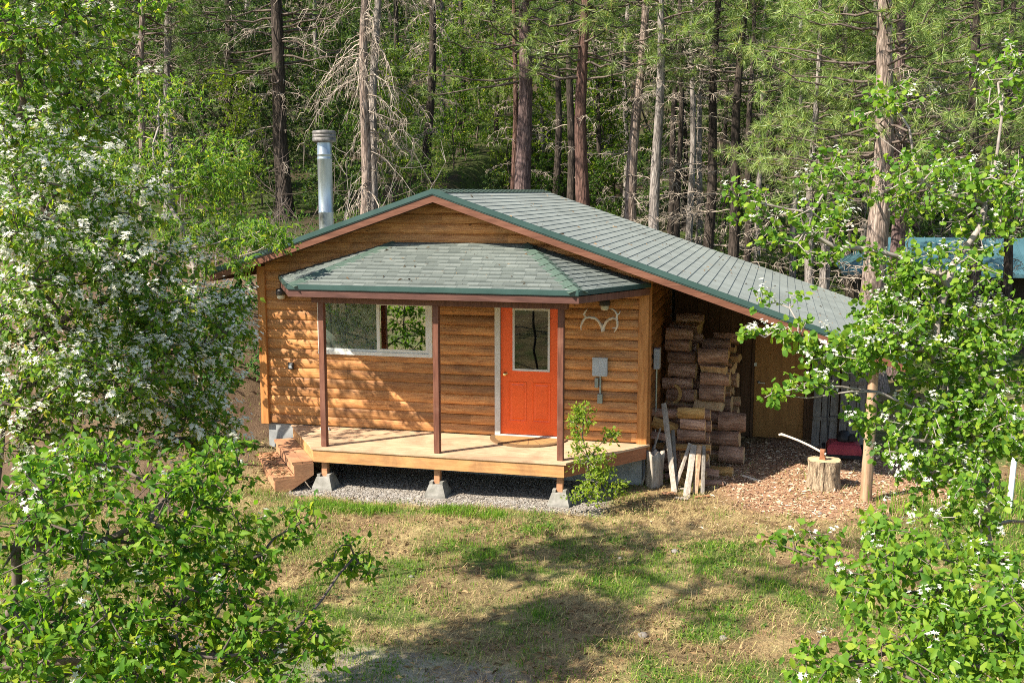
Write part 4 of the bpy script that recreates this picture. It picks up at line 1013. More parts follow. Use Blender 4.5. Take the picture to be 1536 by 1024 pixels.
def plant(name, label, cat, bases, blobs, lm, L, ratio, nleaf, stem='darktwig', proto=LP8, flower=0., fl_n=9, petal=.02, droop=.25, group=None, seed=1,
          step=.2, r_tip=.0022, rmax=.05, spread=.14, crown='foliage', wob=.05, catkin=0., upn=.8, sides=5, branch='branches', sag=.25, pw=.42):
    rng = np.random.default_rng(seed)
    P, PA, tips = skeleton(bases, blobs, rng, step, wob=wob, sag=sag)
    R = radii(PA, r_tip, pw, rmax)
    b0 = np.mean(np.array(bases), 0)
    t = thing(name, label, cat, b0, group)
    e = np.where(PA >= 0)[0]
    V, F = frusta(P[PA[e]], P[e], np.where(PA[PA[e]] < 0, R[e]*1.1, R[PA[e]]*.5+R[e]*.5), R[e], sides)
    fastmesh(branch, V, [F], M[stem], t, smooth=True)
    # leaves along the last stretch of each twig
    n = len(tips); tp = P[tips]; td = unit(tp-P[PA[tips]]+rng.normal(0, .02, (n, 3)))
    k = nleaf; rep = np.repeat(np.arange(n), k)
    keep = rng.uniform(size=len(rep)) < .92; rep = rep[keep]; m = len(rep)
    al = rng.uniform(-spread, spread*.45, (m, 1))
    pos = tp[rep]+td[rep]*al+rng.normal(0, .018, (m, 3))
    side = unit(rng.normal(size=(m, 3)))
    D = td[rep]*rng.uniform(.2, .9, (m, 1))+side*.85+np.array((0, 0, -droop))
    N = np.array((0, 0, upn))+rng.normal(0, .45, (m, 3))+np.array((-.2, -.6, 0))
    Ls = L*rng.uniform(.42, 1.2, m)
    v, tt, q = leaves(pos, D, N, Ls, ratio, proto)
    fastmesh(crown, v, [tt, q] if len(q) else [tt], M[lm], t, smooth=True)
    if flower > 0:
        sel = np.where(rng.uniform(size=n) < flower)[0]
        rep = np.repeat(sel, fl_n); m = len(rep)
        ax = unit(td[sel]+np.array((0, 0, .5)))
        axr = np.repeat(ax, fl_n, 0)
        c = tp[rep]+axr*rng.uniform(.0, .085, (m, 1))+rng.normal(0, .02, (m, 3))+np.array((0, 0, .02))
        fn = unit(c-tp[rep]+np.array((0, 0, .03))+rng.normal(0, .012, (m, 3)))
        u = unit(np.cross(fn, rng.normal(size=(m, 3)))); w = np.cross(fn, u); parts = []
        for j in range(5):
            a = 2*PI*j/5; parts.append(leaves(c, u*math.cos(a)+w*math.sin(a)+fn*.35, fn, petal*rng.uniform(.8, 1.2, m), .5, LP4))
        v, tt, q = joinm(parts); fastmesh('blossoms', v, [tt], M['petal'], t)
    if catkin > 0:
        sel = np.where(rng.uniform(size=n) < catkin)[0]; ns = len(sel)
        pts = []
        kk = 16; rep = np.repeat(sel, kk); tt_ = np.tile(np.linspace(0, 1, kk), ns)[:, None]
        dirs = unit(td[sel]*.6+rng.normal(0, .3, (ns, 3))+np.array((0, 0, -.2)))
        c = tp[rep]+np.repeat(dirs, kk, 0)*tt_*.1+np.array((0, 0, -.03))*tt_**2
        v, t3, q = leaves(c, unit(rng.normal(size=(len(c), 3))), rng.normal(size=(len(c), 3)), .014, .7, LP4)
        fastmesh('catkins', v, [t3], M['catkin'], t)
    return t
def copy_tree(o, parent=None):
    c = o.copy(); COL.objects.link(c)
    if parent is not None: c.parent = parent
    for ch in list(o.children): copy_tree(ch, c)
    return c

def needles(P, A, rng, per, nl, w, spread=1.0):
    """tufts of long needles: each needle one thin sliver"""
    n = len(P); rep = np.repeat(np.arange(n), per); m = len(rep)
    d = unit(unit(rng.normal(size=(m, 3)))*spread+A[rep]*.55+np.array((0, 0, -.1)))
    b = P[rep]-A[rep]*rng.uniform(0, .1, (m, 1)); tip = b+d*(nl*rng.uniform(.65, 1.1, (m, 1)))
    tip[:, 2] -= .02
    s = unit(np.cross(d, rng.normal(size=(m, 3))))*w/2
    V = np.stack([b-s, b+s, tip], 1).reshape(-1, 3)
    return V, np.arange(3*m).reshape(-1, 3)

def pine(label, base, top, r0, bark, crown_from, crown_len, nb, needle='needle', tuft_per=36, nl=.19, nw=.006, dead=None, seed=1, name='pine_tree', group=None, H=None, tufts_b=9, droop=.0, sides=14, azim=None, twin=None):
    """base/top: two points on the axis; dead=(z0,z1,count,length,droop); crown from a height upward"""
    rng = np.random.default_rng(seed); base = np.array(base, float); top = np.array(top, float)
    Ht = H or (top[2]-base[2]); ax = (top-base)/(top[2]-base[2])
    t = thing(name, label, 'pine tree', base, group)
    def axis(z):  # z above base
        z = np.asarray(z, float); return base+ax*z[..., None]+np.stack([.05*np.sin(z*.9+seed), .05*np.cos(z*.7+seed*2), 0*z], -1)*sstep(z, 0, 2)[..., None]
    def rz(z): return r0*(1-.72*np.clip(np.asarray(z, float)/Ht, 0, 1))*(1+.45*np.exp(-np.asarray(z, float)/.35))
    zz = np.concatenate([[-.5], np.linspace(0, Ht, 30)]); C = axis(zz); rr_ = rz(np.maximum(zz, 0)); rr_[-1] = .01
    th = np.arange(sides)*2*PI/sides
    nz = 1+.10*(vnoise(np.cos(th)[None]*2.1+zz[:, None]*1.3+seed, np.sin(th)[None]*2.1+zz[:, None]*.4, seed)-.5)
    V = C[:, None]+(rr_[:, None]*nz)[..., None]*np.stack([np.cos(th), np.sin(th), 0*th], -1)[None]
    i = np.arange(len(zz)-1)[:, None]; k = np.arange(sides)[None]; k2 = (k+1) % sides
    F = np.stack([i*sides+k, i*sides+k2, (i+1)*sides+k2, (i+1)*sides+k], -1).reshape(-1, 4)
    TV = [V.reshape(-1, 3)]; TF = [F]; TM = [0]; nv = len(TV[0])
    S0 = []; S1 = []; Ra = []; Rb = []; TP = []; TA = []
    for j in range(nb):     # live branches
        f = (j+rng.uniform(0, 1))/nb; z = crown_from+(Ht-crown_from)*f**1.1; l = crown_len*(1-.75*f)*rng.uniform(.65, 1.1)
        a = rng.uniform(0, 2*PI) if azim is None else azim[0]+rng.normal(0, azim[1])
        o = np.array((math.cos(a), math.sin(a), 0)); p = axis(np.array(z)); K = 7; prev = p; rb = min(.035, rz(z)*.35)
        pitch = rng.uniform(-.25, .25)-droop
        for q in range(1, K+1):
            u = q/K; cur = p+o*l*u+np.array((0, 0, l*(pitch*u+.22*u*u)))+rng.normal(0, .05, 3)
            S0.append(prev); S1.append(cur); Ra.append(rb*(1-.8*(u-1/K))); Rb.append(rb*(1-.8*u))
            if u > .3:
                for s in range(2 if tufts_b > 6 else 1):
                    tw = unit(o*.7+np.array((rng.normal(0, .7), rng.normal(0, .7), rng.uniform(-.35, .5))))*rng.uniform(.2, .55)*(1.2-.4*u)
                    S0.append(cur); S1.append(cur+tw); Ra.append(.010); Rb.append(.006); TP.append(cur+tw); TA.append(unit(tw))
                    if tufts_b > 8 and rng.uniform() < .6:
                        t2 = unit(tw+rng.normal(0, .2, 3))*.22; TP.append(cur+tw*.55+t2); TA.append(unit(t2)); S0.append(cur+tw*.55); S1.append(cur+tw*.55+t2); Ra.append(.007); Rb.append(.005)
            prev = cur
        TP.append(prev); TA.append(o)
    if S0:
        V, F = frusta(np.array(S0), np.array(S1), np.array(Ra), np.array(Rb), 4); TV.append(V); TF.append(F+nv); TM.append(1); nv += len(V)
        V, F = needles(np.array(TP), np.array(TA), rng, tuft_per, nl, nw); fastmesh('crown', V, [F], M[needle], t)
    if dead:
        S0 = []; S1 = []; Ra = []; Rb = []
        z0, z1, cnt, ln, dr = dead
        for j in range(cnt):
            z = rng.uniform(z0, z1); a = rng.uniform(0, 2*PI); o = np.array((math.cos(a), math.sin(a), 0)); p = axis(np.array(z)); l = ln*rng.uniform(.35, 1.15); K = 7; prev = p
            rise = rng.uniform(-.1, .35)
            for q in range(1, K+1):
                u = q/K; cur = p+o*l*u+np.array((0, 0, l*(rise*u-dr*u*u)))+rng.normal(0, .035*l, 3)*u
                r_ = .013*(1-.75*u)*min(1.5, l); S0.append(prev); S1.append(cur); Ra.append(.013*(1-.75*(u-1/K))*min(1.5, l)); Rb.append(r_)
                if u > .25:
                    for s in range(rng.integers(1, 4)):
                        tw = unit(o*.6+np.array((rng.normal(0, .8), rng.normal(0, .8), rng.uniform(-.9, .3)-dr)))*rng.uniform(.15, .5)*l*.55
                        m = cur+tw*.5+np.array((0, 0, .04)); e_ = cur+tw+np.array((0, 0, -.10*dr*4*np.linalg.norm(tw)))
                        S0 += [cur, m]; S1 += [m, e_]; Ra += [.009, .0065]; Rb += [.0065, .004]
                        if rng.uniform() < .6:
                            t2 = unit(tw+rng.normal(0, .5, 3))*.25*l*.5; S0.append(m); S1.append(m+t2+np.array((0, 0, -.1*dr))); Ra.append(.007); Rb.append(.004)
                prev = cur
        V, F = frusta(np.array(S0), np.array(S1), np.array(Ra), np.array(Rb), 3); TV.append(V); TF.append(F+nv); TM.append(2)
    fastmesh('trunk', np.concatenate(TV), TF, [M[bark], M['darktwig'], M['deadtwig']], t, smooth=True, mi=TM)
    return t
def trunk_at(px_lo, py_lo, px_hi, py_hi, y):
    a = atY(px_lo, py_lo, y); c = atY(px_hi, py_hi, y); d = (c-a)/(c[2]-a[2])
    g = gzs(a[0], y); base = a+d*(g-a[2]); return base, base+d*10.0
# ================================================================== PINES
PN = [ # px_lo, py_lo, px_hi, py_hi(top), depth y, trunk px width, bark, H, crown_from z(m above base), crown_len, nbranches, needle, dead(z0,z1,n,len,droop), label
 (546, 310, 550, 0, 9.6, 15, 'bark_pale', 15, 7.6, 2.2, 34, 'needle', (1.5, 9.0, 58, 1.9, .55), 'leaning pale pine trunk hung with drooping dead twigs behind the left roof slope'),
 (560, 250, 566, 0, 10.4, 13, 'bark_grey', 14, 7.6, 2.0, 28, 'needle', (2.5, 8.5, 34, 1.7, .5), 'grey pine trunk close behind the leaning pale trunk'),
 (785, 285, 787, 0, 13.0, 28, 'bark_purple', 17, 7.4, 2.8, 44, 'needle_pale', (3, 8.5, 7, 1.5, .2), 'thick purple brown pine trunk rising behind the right half of the roof ridge'),
 (771, 280, 773, 0, 15.5, 10, 'bark_red', 14, 7.6, 1.8, 24, 'needle', (2, 8, 12, 1.3, .25), 'thin reddish pine trunk beside the thick purple brown one'),
 (836, 255, 837, 0, 22, 11, 'bark_dark', 16, 8.5, 2.0, 24, 'needle', (2, 9, 16, 1.4, .2), 'thin dark pine trunk to the left of the pair before the red brown trunk'),
 (855, 260, 857, 0, 19, 13, 'bark_dark', 16, 8.0, 2.2, 26, 'needle', (2, 9, 16, 1.5, .2), 'thin dark pine trunk just left of the red brown trunk'),
 (873, 305, 876, 0, 12, 23, 'bark_red', 17, 7.4, 2.6, 40, 'needle_pale', (3, 8.5, 10, 1.6, .15), 'straight red brown pine trunk right of the roof ridge'),
 (946, 330, 966, 0, 13, 19, 'bark_pale', 15, 8.3, 2.0, 28, 'needle_pale', (1.5, 9, 44, 1.5, .2), 'pale pine trunk leaning right behind the middle of the long roof slope'),
 (983, 345, 991, 0, 12, 17, 'bark_grey', 15, 8.2, 2.0, 28, 'needle_pale', (1.5, 9, 44, 1.5, .15), 'grey straight pine trunk next to the pale leaning one'),
 (1018, 300, 1022, 0, 17, 9, 'bark_dark', 14, 8.0, 1.8, 22, 'needle', (1, 8.5, 34, 1.4, .2), 'slim dark pine trunk first to the right of the grey straight trunk'),
 (1036, 330, 1040, 0, 19, 10, 'bark_grey', 14, 8.2, 1.8, 22, 'needle', (1, 8.5, 34, 1.4, .2), 'slim greyish pine trunk second to the right of the grey straight trunk'),
 (1062, 350, 1078, 0, 14, 16, 'bark_dark', 15, 7.6, 2.3, 30, 'needle_pale', (1.2, 8.5, 36, 1.5, .15), 'dark bent looking pine trunk left of the needle sprays'),
 (1099, 340, 1116, 0, 13, 16, 'bark_dark', 15, 7.0, 2.4, 34, 'needle_pale', (1.2, 8, 34, 1.5, .15), 'dark pine trunk leaning right beside the needle sprays'),
 (1122, 300, 1130, 0, 23, 10, 'bark_dark', 15, 8.0, 2, 22, 'needle', (1, 9, 26, 1.5, .2), 'thin dark pine trunk deep between the needle sprays'),
 (1214, 415, 1222, 190, 11, 14, 'bark_grey', 9, 5.0, 1.9, 34, 'needle_pale', (.8, 5.5, 18, 1.2, .2), 'small grey pine trunk ending under the needle sprays above the carport roof'),
 (1240, 408, 1258, 170, 11.6, 16, 'bark_grey', 10, 5.2, 2.2, 40, 'needle_pale', (.8, 5.5, 18, 1.2, .2), 'grey pine trunk beside the left end of the teal shed roof'),
 (1312, 450, 1331, 0, 9.0, 34, 'bark_pale', 15, 4.7, 3.6, 84, 'needle_pale', (1.6, 7, 30, 1.8, .25), 'thick sunlit pale pine trunk on the right in front of the teal shed'),
 (1342, 440, 1356, 0, 10.5, 22, 'bark_purple', 14, 5.0, 3.0, 56, 'needle_pale', (1.6, 7, 14, 1.5, .25), 'shaded pine trunk right behind the thick sunlit pale trunk'),
 (1458, 500, 1462, 200, 13.5, 20, 'bark_dark', 14, 5.2, 2.6, 46, 'needle_pale', (1, 6, 24, 1.6, .25), 'dark pine trunk in front of the right part of the teal shed roof'),
 (1508, 480, 1514, 200, 15.5, 13, 'bark_dark', 13, 5.6, 2.2, 36, 'needle_pale', (1, 6, 22, 1.4, .25), 'thin dark pine trunk at the right edge beyond the teal shed roof'),
 (214, 200, 212, 0, 12.5, 10, 'bark_pale', 13, 4.8, 2.5, 56, 'needle', (2, 8, 18, 1.4, .35), 'thin pale pine trunk in the upper left'),
 (253, 200, 250, 0, 13.5, 13, 'bark_grey', 14, 4.8, 2.7, 60, 'needle', (2, 8, 20, 1.6, .35), 'grey pine trunk right of the thin pale one in the upper left'),
 (424, 250, 413, 0, 13.5, 21, 'bark_dark', 15, 4.6, 3.2, 76, 'needle', (1.5, 7, 26, 1.9, .3), 'thick nearly black pine trunk left of the stove pipe'),
 (345, 240, 341, 0, 17, 14, 'bark_dark', 15, 4.0, 3.0, 76, 'needle', (1.5, 7, 18, 1.6, .3), 'dark pine half hidden by foliage left of the thick black trunk'),
 (640, 250, 650, 0, 19, 12, 'bark_dark', 15, 7.2, 2.3, 34, 'needle', (1.5, 8, 26, 1.5, .35), 'dark thin pine trunk in the green thicket left of the purple brown trunk'),
 (690, 250, 694, 0, 24, 10, 'bark_dark', 15, 7.5, 2.3, 34, 'needle', (1.5, 8, 20, 1.5, .3), 'slender dark pine trunk deep in the thicket above the roof peak'),
 (120, 200, 112, 0, 18, 15, 'bark_dark', 15, 4.0, 3.0, 70, 'needle', (1.5, 7, 14, 1.5, .3), 'dark pine deep behind the leafy tree in the upper left corner'),
]
for i, (pl, yl, ph, yh, Y_, w, bark, H_, cf, cl, nb, nd, dead, lab) in enumerate(PN):
    b0, tp = trunk_at(pl, yl, ph, yh, Y_); dist = float((b0-CAM)@FW)
    r = w*dist/FPX/2/.86
    near = nd == 'needle_pale'
    dead = (dead[0], dead[1], int(dead[2]*(1.25 if pl < 700 else .8)), dead[3]*.9, dead[4]*(1.6 if pl < 700 else 1.3))
    pine(lab, b0, tp, r, bark, cf-.7, cl*1.1, int(nb*1.1), nd, 36, .27 if near else .23, .014, dead, 50+i, H=min(H_, 12 if Y_ < 16 else 13), droop=.08, tufts_b=6, group='pines around the clearing')
# slender pines farther back: two built, the rest copies
rng = np.random.default_rng(12)
LF = 'slender dark pine standing far back in the forest behind the cabin'
protos = []
for i in range(3):
    protos.append(pine(LF, (0, 60+i*3, 0), (.3*(i-1), 60+i*3, 10), .12, ('bark_dark', 'bark_grey', 'bark_dark')[i], 5.2, 2.1, 40, 'needle', 22, .22, .018, (1, 8, 36, 1.5, .3), 200+i, H=13, sides=8, group='slender pines far back in the forest'))
spots = [(x, y) for x, y in [(600, 26), (665, 30), (720, 34), (745, 27), (812, 31), (900, 25), (918, 33), (938, 28), (1005, 24), (1028, 30), (1050, 25), (1086, 28), (1108, 34), (1140, 25), (1156, 31), (1175, 27), (1195, 22), (1233, 30), (1280, 26), (1300, 33), (1375, 30), (1400, 27), (1430, 34), (1480, 30), (1530, 27), (480, 26), (510, 31), (450, 34), (380, 28), (310, 25), (160, 28), (60, 30), (20, 24), (280, 33)]]
for i, (px, Y_) in enumerate(spots):
    c = atY(px, 250, Y_); o = protos[i % 3] if i < 3 else copy_tree(protos[i % 3])
    o.location = (c[0], Y_, gzs(c[0], Y_)); o.rotation_euler = (0, 0, rng.uniform(0, 6.28)); s = rng.uniform(.85, 1.15); o.scale = (s, s, s*rng.uniform(.95, 1.1))

OFFB = 'wide green bush of the clearing that the right window pane mirrors'
# ================================================================== SHRUBS AND LEAFY TREES
def G(px, dist, dz=-.02):
    p = atD(px, 512, dist); return np.array((p[0], p[1], gzs(p[0], p[1])+dz))
# near shrub, lower left: big fresh leaves
plant('leafy_shrub', 'large bright green shrub with big pointed leaves filling the lower left corner', 'shrub', [G(60, 5.9), G(180, 6.0), G(-40, 5.7), G(300, 6.3)],
  [BL(50, 770, 5.7, 130, 80, .7, 105), BL(60, 940, 5.3, 160, 110, .7, 152), BL(230, 790, 6.0, 110, 90, .7, 122), BL(240, 940, 5.6, 140, 100, .7, 152), BL(312, 715, 6.6, 62, 55, .6, 74), BL(340, 850, 6.2, 80, 85, .6, 90),
   BL(385, 975, 5.8, 95, 65, .6, 86), BL(445, 785, 6.6, 35, 28, .25, 16), BL(525, 838, 6.9, 52, 30, .3, 23), BL(480, 965, 6.1, 40, 40, .3, 17), BL(130, 690, 6.3, 90, 45, .5, 40), BL(60, 1040, 5.0, 200, 60, .7, 82)],
  'leaf_big', .062, .5, 12, seed=5, droop=.3, catkin=.16, flower=.05, fl_n=8, rmax=.028, spread=.17, step=.16)
# flowering shrub, middle left
plant('flowering_shrub', 'tall serviceberry shrub covered in white blossom left of the cabin', 'shrub', [G(180, 8.51), G(90, 8.36), G(260, 8.82), G(-60, 8.21)],
  [BL(60, 480, 8.21, 150, 110, 0.76, 306), BL(40, 620, 8.06, 160, 90, 0.68, 242), BL(200, 420, 8.66, 110, 110, 0.68, 242), BL(200, 560, 8.51, 120, 90, 0.68, 242), BL(300, 520, 8.97, 85, 75, 0.53, 145), BL(60, 310, 8.36, 140, 90, 0.68, 209),
   BL(270, 640, 8.66, 90, 50, 0.46, 113), BL(340, 460, 9.27, 50, 30, 0.30, 41), BL(140, 690, 8.21, 120, 40, 0.46, 80), BL(180, 300, 8.82, 80, 60, 0.53, 80), BL(310, 590, 8.97, 50, 22, 0.30, 32), BL(330, 660, 8.82, 55, 40, 0.30, 42), BL(15, 330, 7.37, 70, 60, 0.46, 68), BL(50, 420, 7.45, 70, 50, 0.46, 59), BL(120, 260, 8.06, 80, 50, 0.46, 59), BL(110, 560, 7.75, 130, 60, 0.53, 119), BL(230, 480, 8.28, 90, 60, 0.46, 85), BL(110, 380, 7.90, 110, 60, 0.61, 93), BL(20, 210, 8.36, 80, 50, 0.53, 64)],
  'leaf_flower', .057, .5, 12, seed=8, flower=.55, fl_n=14, petal=.019, droop=.45, rmax=.03, spread=.125, step=.17, catkin=.02)
# tall leafy tree, upper left corner
plant('flowering_tree', 'tall blossoming tree reaching into the upper left corner', 'tree', [G(-150, 9.6), G(-60, 10.2)],
  [BL(30, 60, 9.4, 110, 90, .9, 127), BL(130, 30, 9.8, 80, 60, .8, 69), BL(20, 190, 9.6, 80, 70, .8, 69), BL(120, 140, 10.0, 70, 60, .7, 50), BL(-60, -60, 9.0, 160, 90, 1.0, 69), BL(40, 250, 9.9, 70, 40, .6, 43), BL(130, 200, 10.3, 70, 40, .6, 43), BL(190, 120, 10.6, 40, 50, .5, 29), BL(210, -20, 10, 70, 40, .7, 25)],
  'leaf_flower', .075, .52, 12, seed=11, rmax=.03, droop=.4, step=.22, flower=.3, fl_n=12, petal=.022)
plant('leafy_tree', 'tall leafy tree behind the white flowering shrub on the left', 'tree', [G(95, 14.6), G(150, 14.9)],
  [BL(125, 205, 14.6, 55, 50, .7, 18), BL(80, 250, 14.4, 70, 60, .8, 46), BL(50, 150, 14.6, 70, 50, .8, 30), BL(110, 110, 14.8, 50, 30, .5, 10)],
  'leaf_mid', .095, .5, 11, seed=12, rmax=.05, droop=.4, step=.25, spread=.2)
# narrow leaved tree by the left roof corner
plant('leafy_tree', 'bright green narrow leaved tree leaning over the left roof corner', 'tree', [G(282, 16.6), G(292, 16.9)],
  [BL(290, 400, 16.6, 40, 60, .5, 45), BL(230, 250, 17, 90, 55, 1.0, 195), BL(330, 250, 17.4, 60, 55, 1.0, 165), BL(300, 330, 17, 80, 45, .9, 135), BL(375, 355, 16.8, 50, 32, .5, 60), BL(400, 345, 15.5, 40, 20, .35, 26), BL(355, 385, 15.6, 40, 26, .35, 26), BL(425, 365, 15.4, 18, 12, .2, 14), BL(240, 150, 17.6, 80, 50, .9, 105)],
  'leaf_flower', .105, .3, 12, seed=14, droop=.5, rmax=.06, spread=.24, step=.25, stem='paletwig')
plant('leafy_shrub', 'shaded shrub filling the gap between the white flowering shrub and the left cabin corner', 'shrub', [G(330, 16.4), G(345, 17.0), G(300, 16.8)],
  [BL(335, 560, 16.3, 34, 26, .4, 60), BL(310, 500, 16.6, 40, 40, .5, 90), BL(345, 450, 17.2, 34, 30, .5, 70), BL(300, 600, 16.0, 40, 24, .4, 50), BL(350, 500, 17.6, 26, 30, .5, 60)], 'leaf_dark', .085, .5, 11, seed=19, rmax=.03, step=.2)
# dark low shrub beside the left wall
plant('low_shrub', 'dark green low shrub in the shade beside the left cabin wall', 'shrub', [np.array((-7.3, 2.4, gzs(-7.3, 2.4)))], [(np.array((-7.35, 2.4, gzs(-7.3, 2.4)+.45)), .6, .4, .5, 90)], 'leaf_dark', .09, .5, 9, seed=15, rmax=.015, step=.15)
plant('low_shrub', 'light green low shrub on the bank above the left cabin wall', 'shrub', [np.array((-8.4, 6.5, gzs(-8.4, 6.5)))], [(np.array((-8.4, 6.5, gzs(-8.4, 6.5)+.6)), 1.2, .5, .6, 110)], 'leaf_mid', .08, .5, 9, seed=16, rmax=.015, step=.15)
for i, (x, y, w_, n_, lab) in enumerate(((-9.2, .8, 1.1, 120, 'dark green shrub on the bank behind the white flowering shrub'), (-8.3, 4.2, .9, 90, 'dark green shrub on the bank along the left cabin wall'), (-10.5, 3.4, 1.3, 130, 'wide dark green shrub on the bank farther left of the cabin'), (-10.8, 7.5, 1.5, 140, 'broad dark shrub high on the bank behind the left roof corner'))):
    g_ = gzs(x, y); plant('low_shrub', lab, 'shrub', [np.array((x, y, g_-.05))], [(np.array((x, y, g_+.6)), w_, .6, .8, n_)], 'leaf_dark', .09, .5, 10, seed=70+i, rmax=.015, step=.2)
# sapling in front of the porch
plant('porch_shrub', 'slender lime green bush growing in front of the right end of the porch', 'shrub', [gpt(884, 757, -.02), gpt(897, 758, -.02), gpt(874, 755, -.02), gpt(908, 752, -.02)],
  [BL(873, 625, 14.75, 22, 26, .16, 59), BL(915, 655, 14.9, 16, 12, .12, 20), BL(885, 690, 14.75, 38, 26, .25, 65), BL(905, 722, 14.7, 38, 24, .25, 62), BL(868, 662, 14.75, 14, 16, .12, 16), BL(880, 741, 14.7, 42, 12, .25, 34)],
  'leaf_lime', .054, .52, 10, seed=21, droop=.15, rmax=.011, r_tip=.0016, spread=.09, step=.1, wob=.03, stem='paletwig', sag=.03)
# serviceberry on the right
plant('flowering_tree', 'serviceberry tree with round leaves and small white blossoms spreading in from the right edge', 'tree', [G(1570, 8.6), G(1490, 8.9), G(1640, 8.4), G(1400, 9.0)],
  [BL(1470, 640, 8.5, 60, 60, .5, 70), BL(1600, 640, 8.4, 60, 110, .6, 60), BL(1430, 600, 8.6, 90, 60, .6, 118), BL(1420, 430, 8.8, 90, 70, .7, 125), BL(1490, 520, 8.7, 70, 90, .6, 125), BL(1480, 300, 9.0, 70, 90, .8, 118), BL(1380, 270, 9.0, 90, 60, .7, 86), BL(1345, 385, 8.8, 80, 55, .6, 35),
   BL(1340, 500, 8.5, 60, 50, .5, 76), BL(1210, 350, 8.8, 80, 50, .5, 62), BL(1250, 260, 9.0, 60, 50, .5, 30), BL(1120, 300, 8.9, 36, 40, .3, 21), BL(1255, 530, 8.3, 55, 36, .35, 48), BL(1190, 500, 8.3, 45, 20, .25, 19), BL(1118, 500, 8.3, 22, 8, .12, 6),
   BL(1220, 570, 8.2, 40, 20, .25, 18), BL(1165, 590, 8.2, 30, 9, .15, 8), BL(1350, 650, 8.4, 60, 60, .5, 64), BL(1430, 730, 8.2, 80, 60, .5, 99), BL(1500, 120, 9.2, 50, 70, .7, 45), BL(1340, 160, 9.2, 60, 50, .6, 26), BL(1290, 620, 8.3, 30, 30, .3, 10), BL(1600, 790, 8.2, 55, 60, .5, 40), BL(1470, 800, 8.2, 30, 40, .4, 18), BL(1180, 445, 8.7, 60, 20, .3, 6), BL(1335, 455, 8.6, 60, 40, .4, 35), BL(1300, 520, 8.4, 50, 40, .4, 46), BL(1420, 520, 8.6, 90, 60, .5, 85), BL(1460, 640, 8.4, 90, 60, .5, 95)],
  'leaf_right', .057, .76, 10, seed=24, proto=LPR, flower=.24, fl_n=9, petal=.017, droop=.3, rmax=.032, r_tip=.0026, spread=.11, step=.2, upn=.6, stem='paletwig', sag=.12)
# shrub in the lower right
plant('leafy_shrub', 'yellow green shrub with large leaves in the lower right corner', 'shrub', [G(1430, 6.2), G(1520, 6.0), G(1340, 6.4)],
  [BL(1400, 860, 6.3, 105, 70, .6, 91), BL(1490, 950, 5.8, 100, 90, .6, 112), BL(1390, 970, 5.8, 110, 70, .6, 102), BL(1300, 880, 6.4, 60, 45, .4, 41), BL(1270, 1000, 5.9, 80, 35, .4, 44), BL(1500, 860, 6.4, 70, 50, .5, 50), BL(1215, 815, 7.6, 50, 24, .25, 16), BL(1160, 815, 7.7, 22, 10, .15, 4), BL(1460, 1040, 5.4, 160, 50, .6, 61), BL(1330, 790, 6.8, 40, 40, .3, 16), BL(1190, 1015, 6.0, 30, 14, .2, 7)],
  'leaf_right', .066, .54, 10, seed=27, droop=.3, flower=.08, fl_n=7, petal=.017, rmax=.026, spread=.14, step=.16)
# bare twiggy shrub beside the stove pipe
def bare(name, label, base, n, h, w, seed, mat='darktwig'):
    rng = np.random.default_rng(seed); S0 = []; S1 = []; Ra = []; Rb = []
    for j in range(n):
        p = np.array(base)+np.array((rng.normal(0, .12), rng.normal(0, .1), 0)); d = unit(np.array((rng.normal(0, w), rng.normal(0, w*.6), 1.)))
        L = h*rng.uniform(.5, 1.1); K = 8; prev = p
        for k in range(1, K+1):
            d = unit(d+rng.normal(0, .16, 3)); cur = prev+d*L/K; u = k/K; S0.append(prev); S1.append(cur); Ra.append(.014*(1.05-u)+.003); Rb.append(.014*(1.05-u-.1)+.003)
            if k > 2:
                for s in range(2):
                    e = unit(d+rng.normal(0, .7, 3))*rng.uniform(.12, .4)*h*.4; m_ = cur+e*.5; S0 += [cur, m_]; S1 += [m_, cur+e+np.array((0, 0, .05))]; Ra += [.006, .004]; Rb += [.004, .0025]
            prev = cur
    V, F = frusta(np.array(S0), np.array(S1), np.array(Ra), np.array(Rb), 4)
    return tag(fastmesh(name, V, [F], M[mat], None, base, True), label, 'bush')
for i, (px, dist, n, h, w, lab) in enumerate(((440, 22, 16, 4.4, .3, 'leafless bush with purplish twigs left of the stove pipe'), (520, 23, 12, 4.6, .3, 'leafless bush with grey twigs right of the stove pipe'), (330, 22, 10, 2.6, .5, 'leafless grey bush on the bank behind the left roof corner'))):
    bare('bare_bush', lab, G(px, dist), n, h, w, 60+i, 'paletwig' if i else 'darktwig')
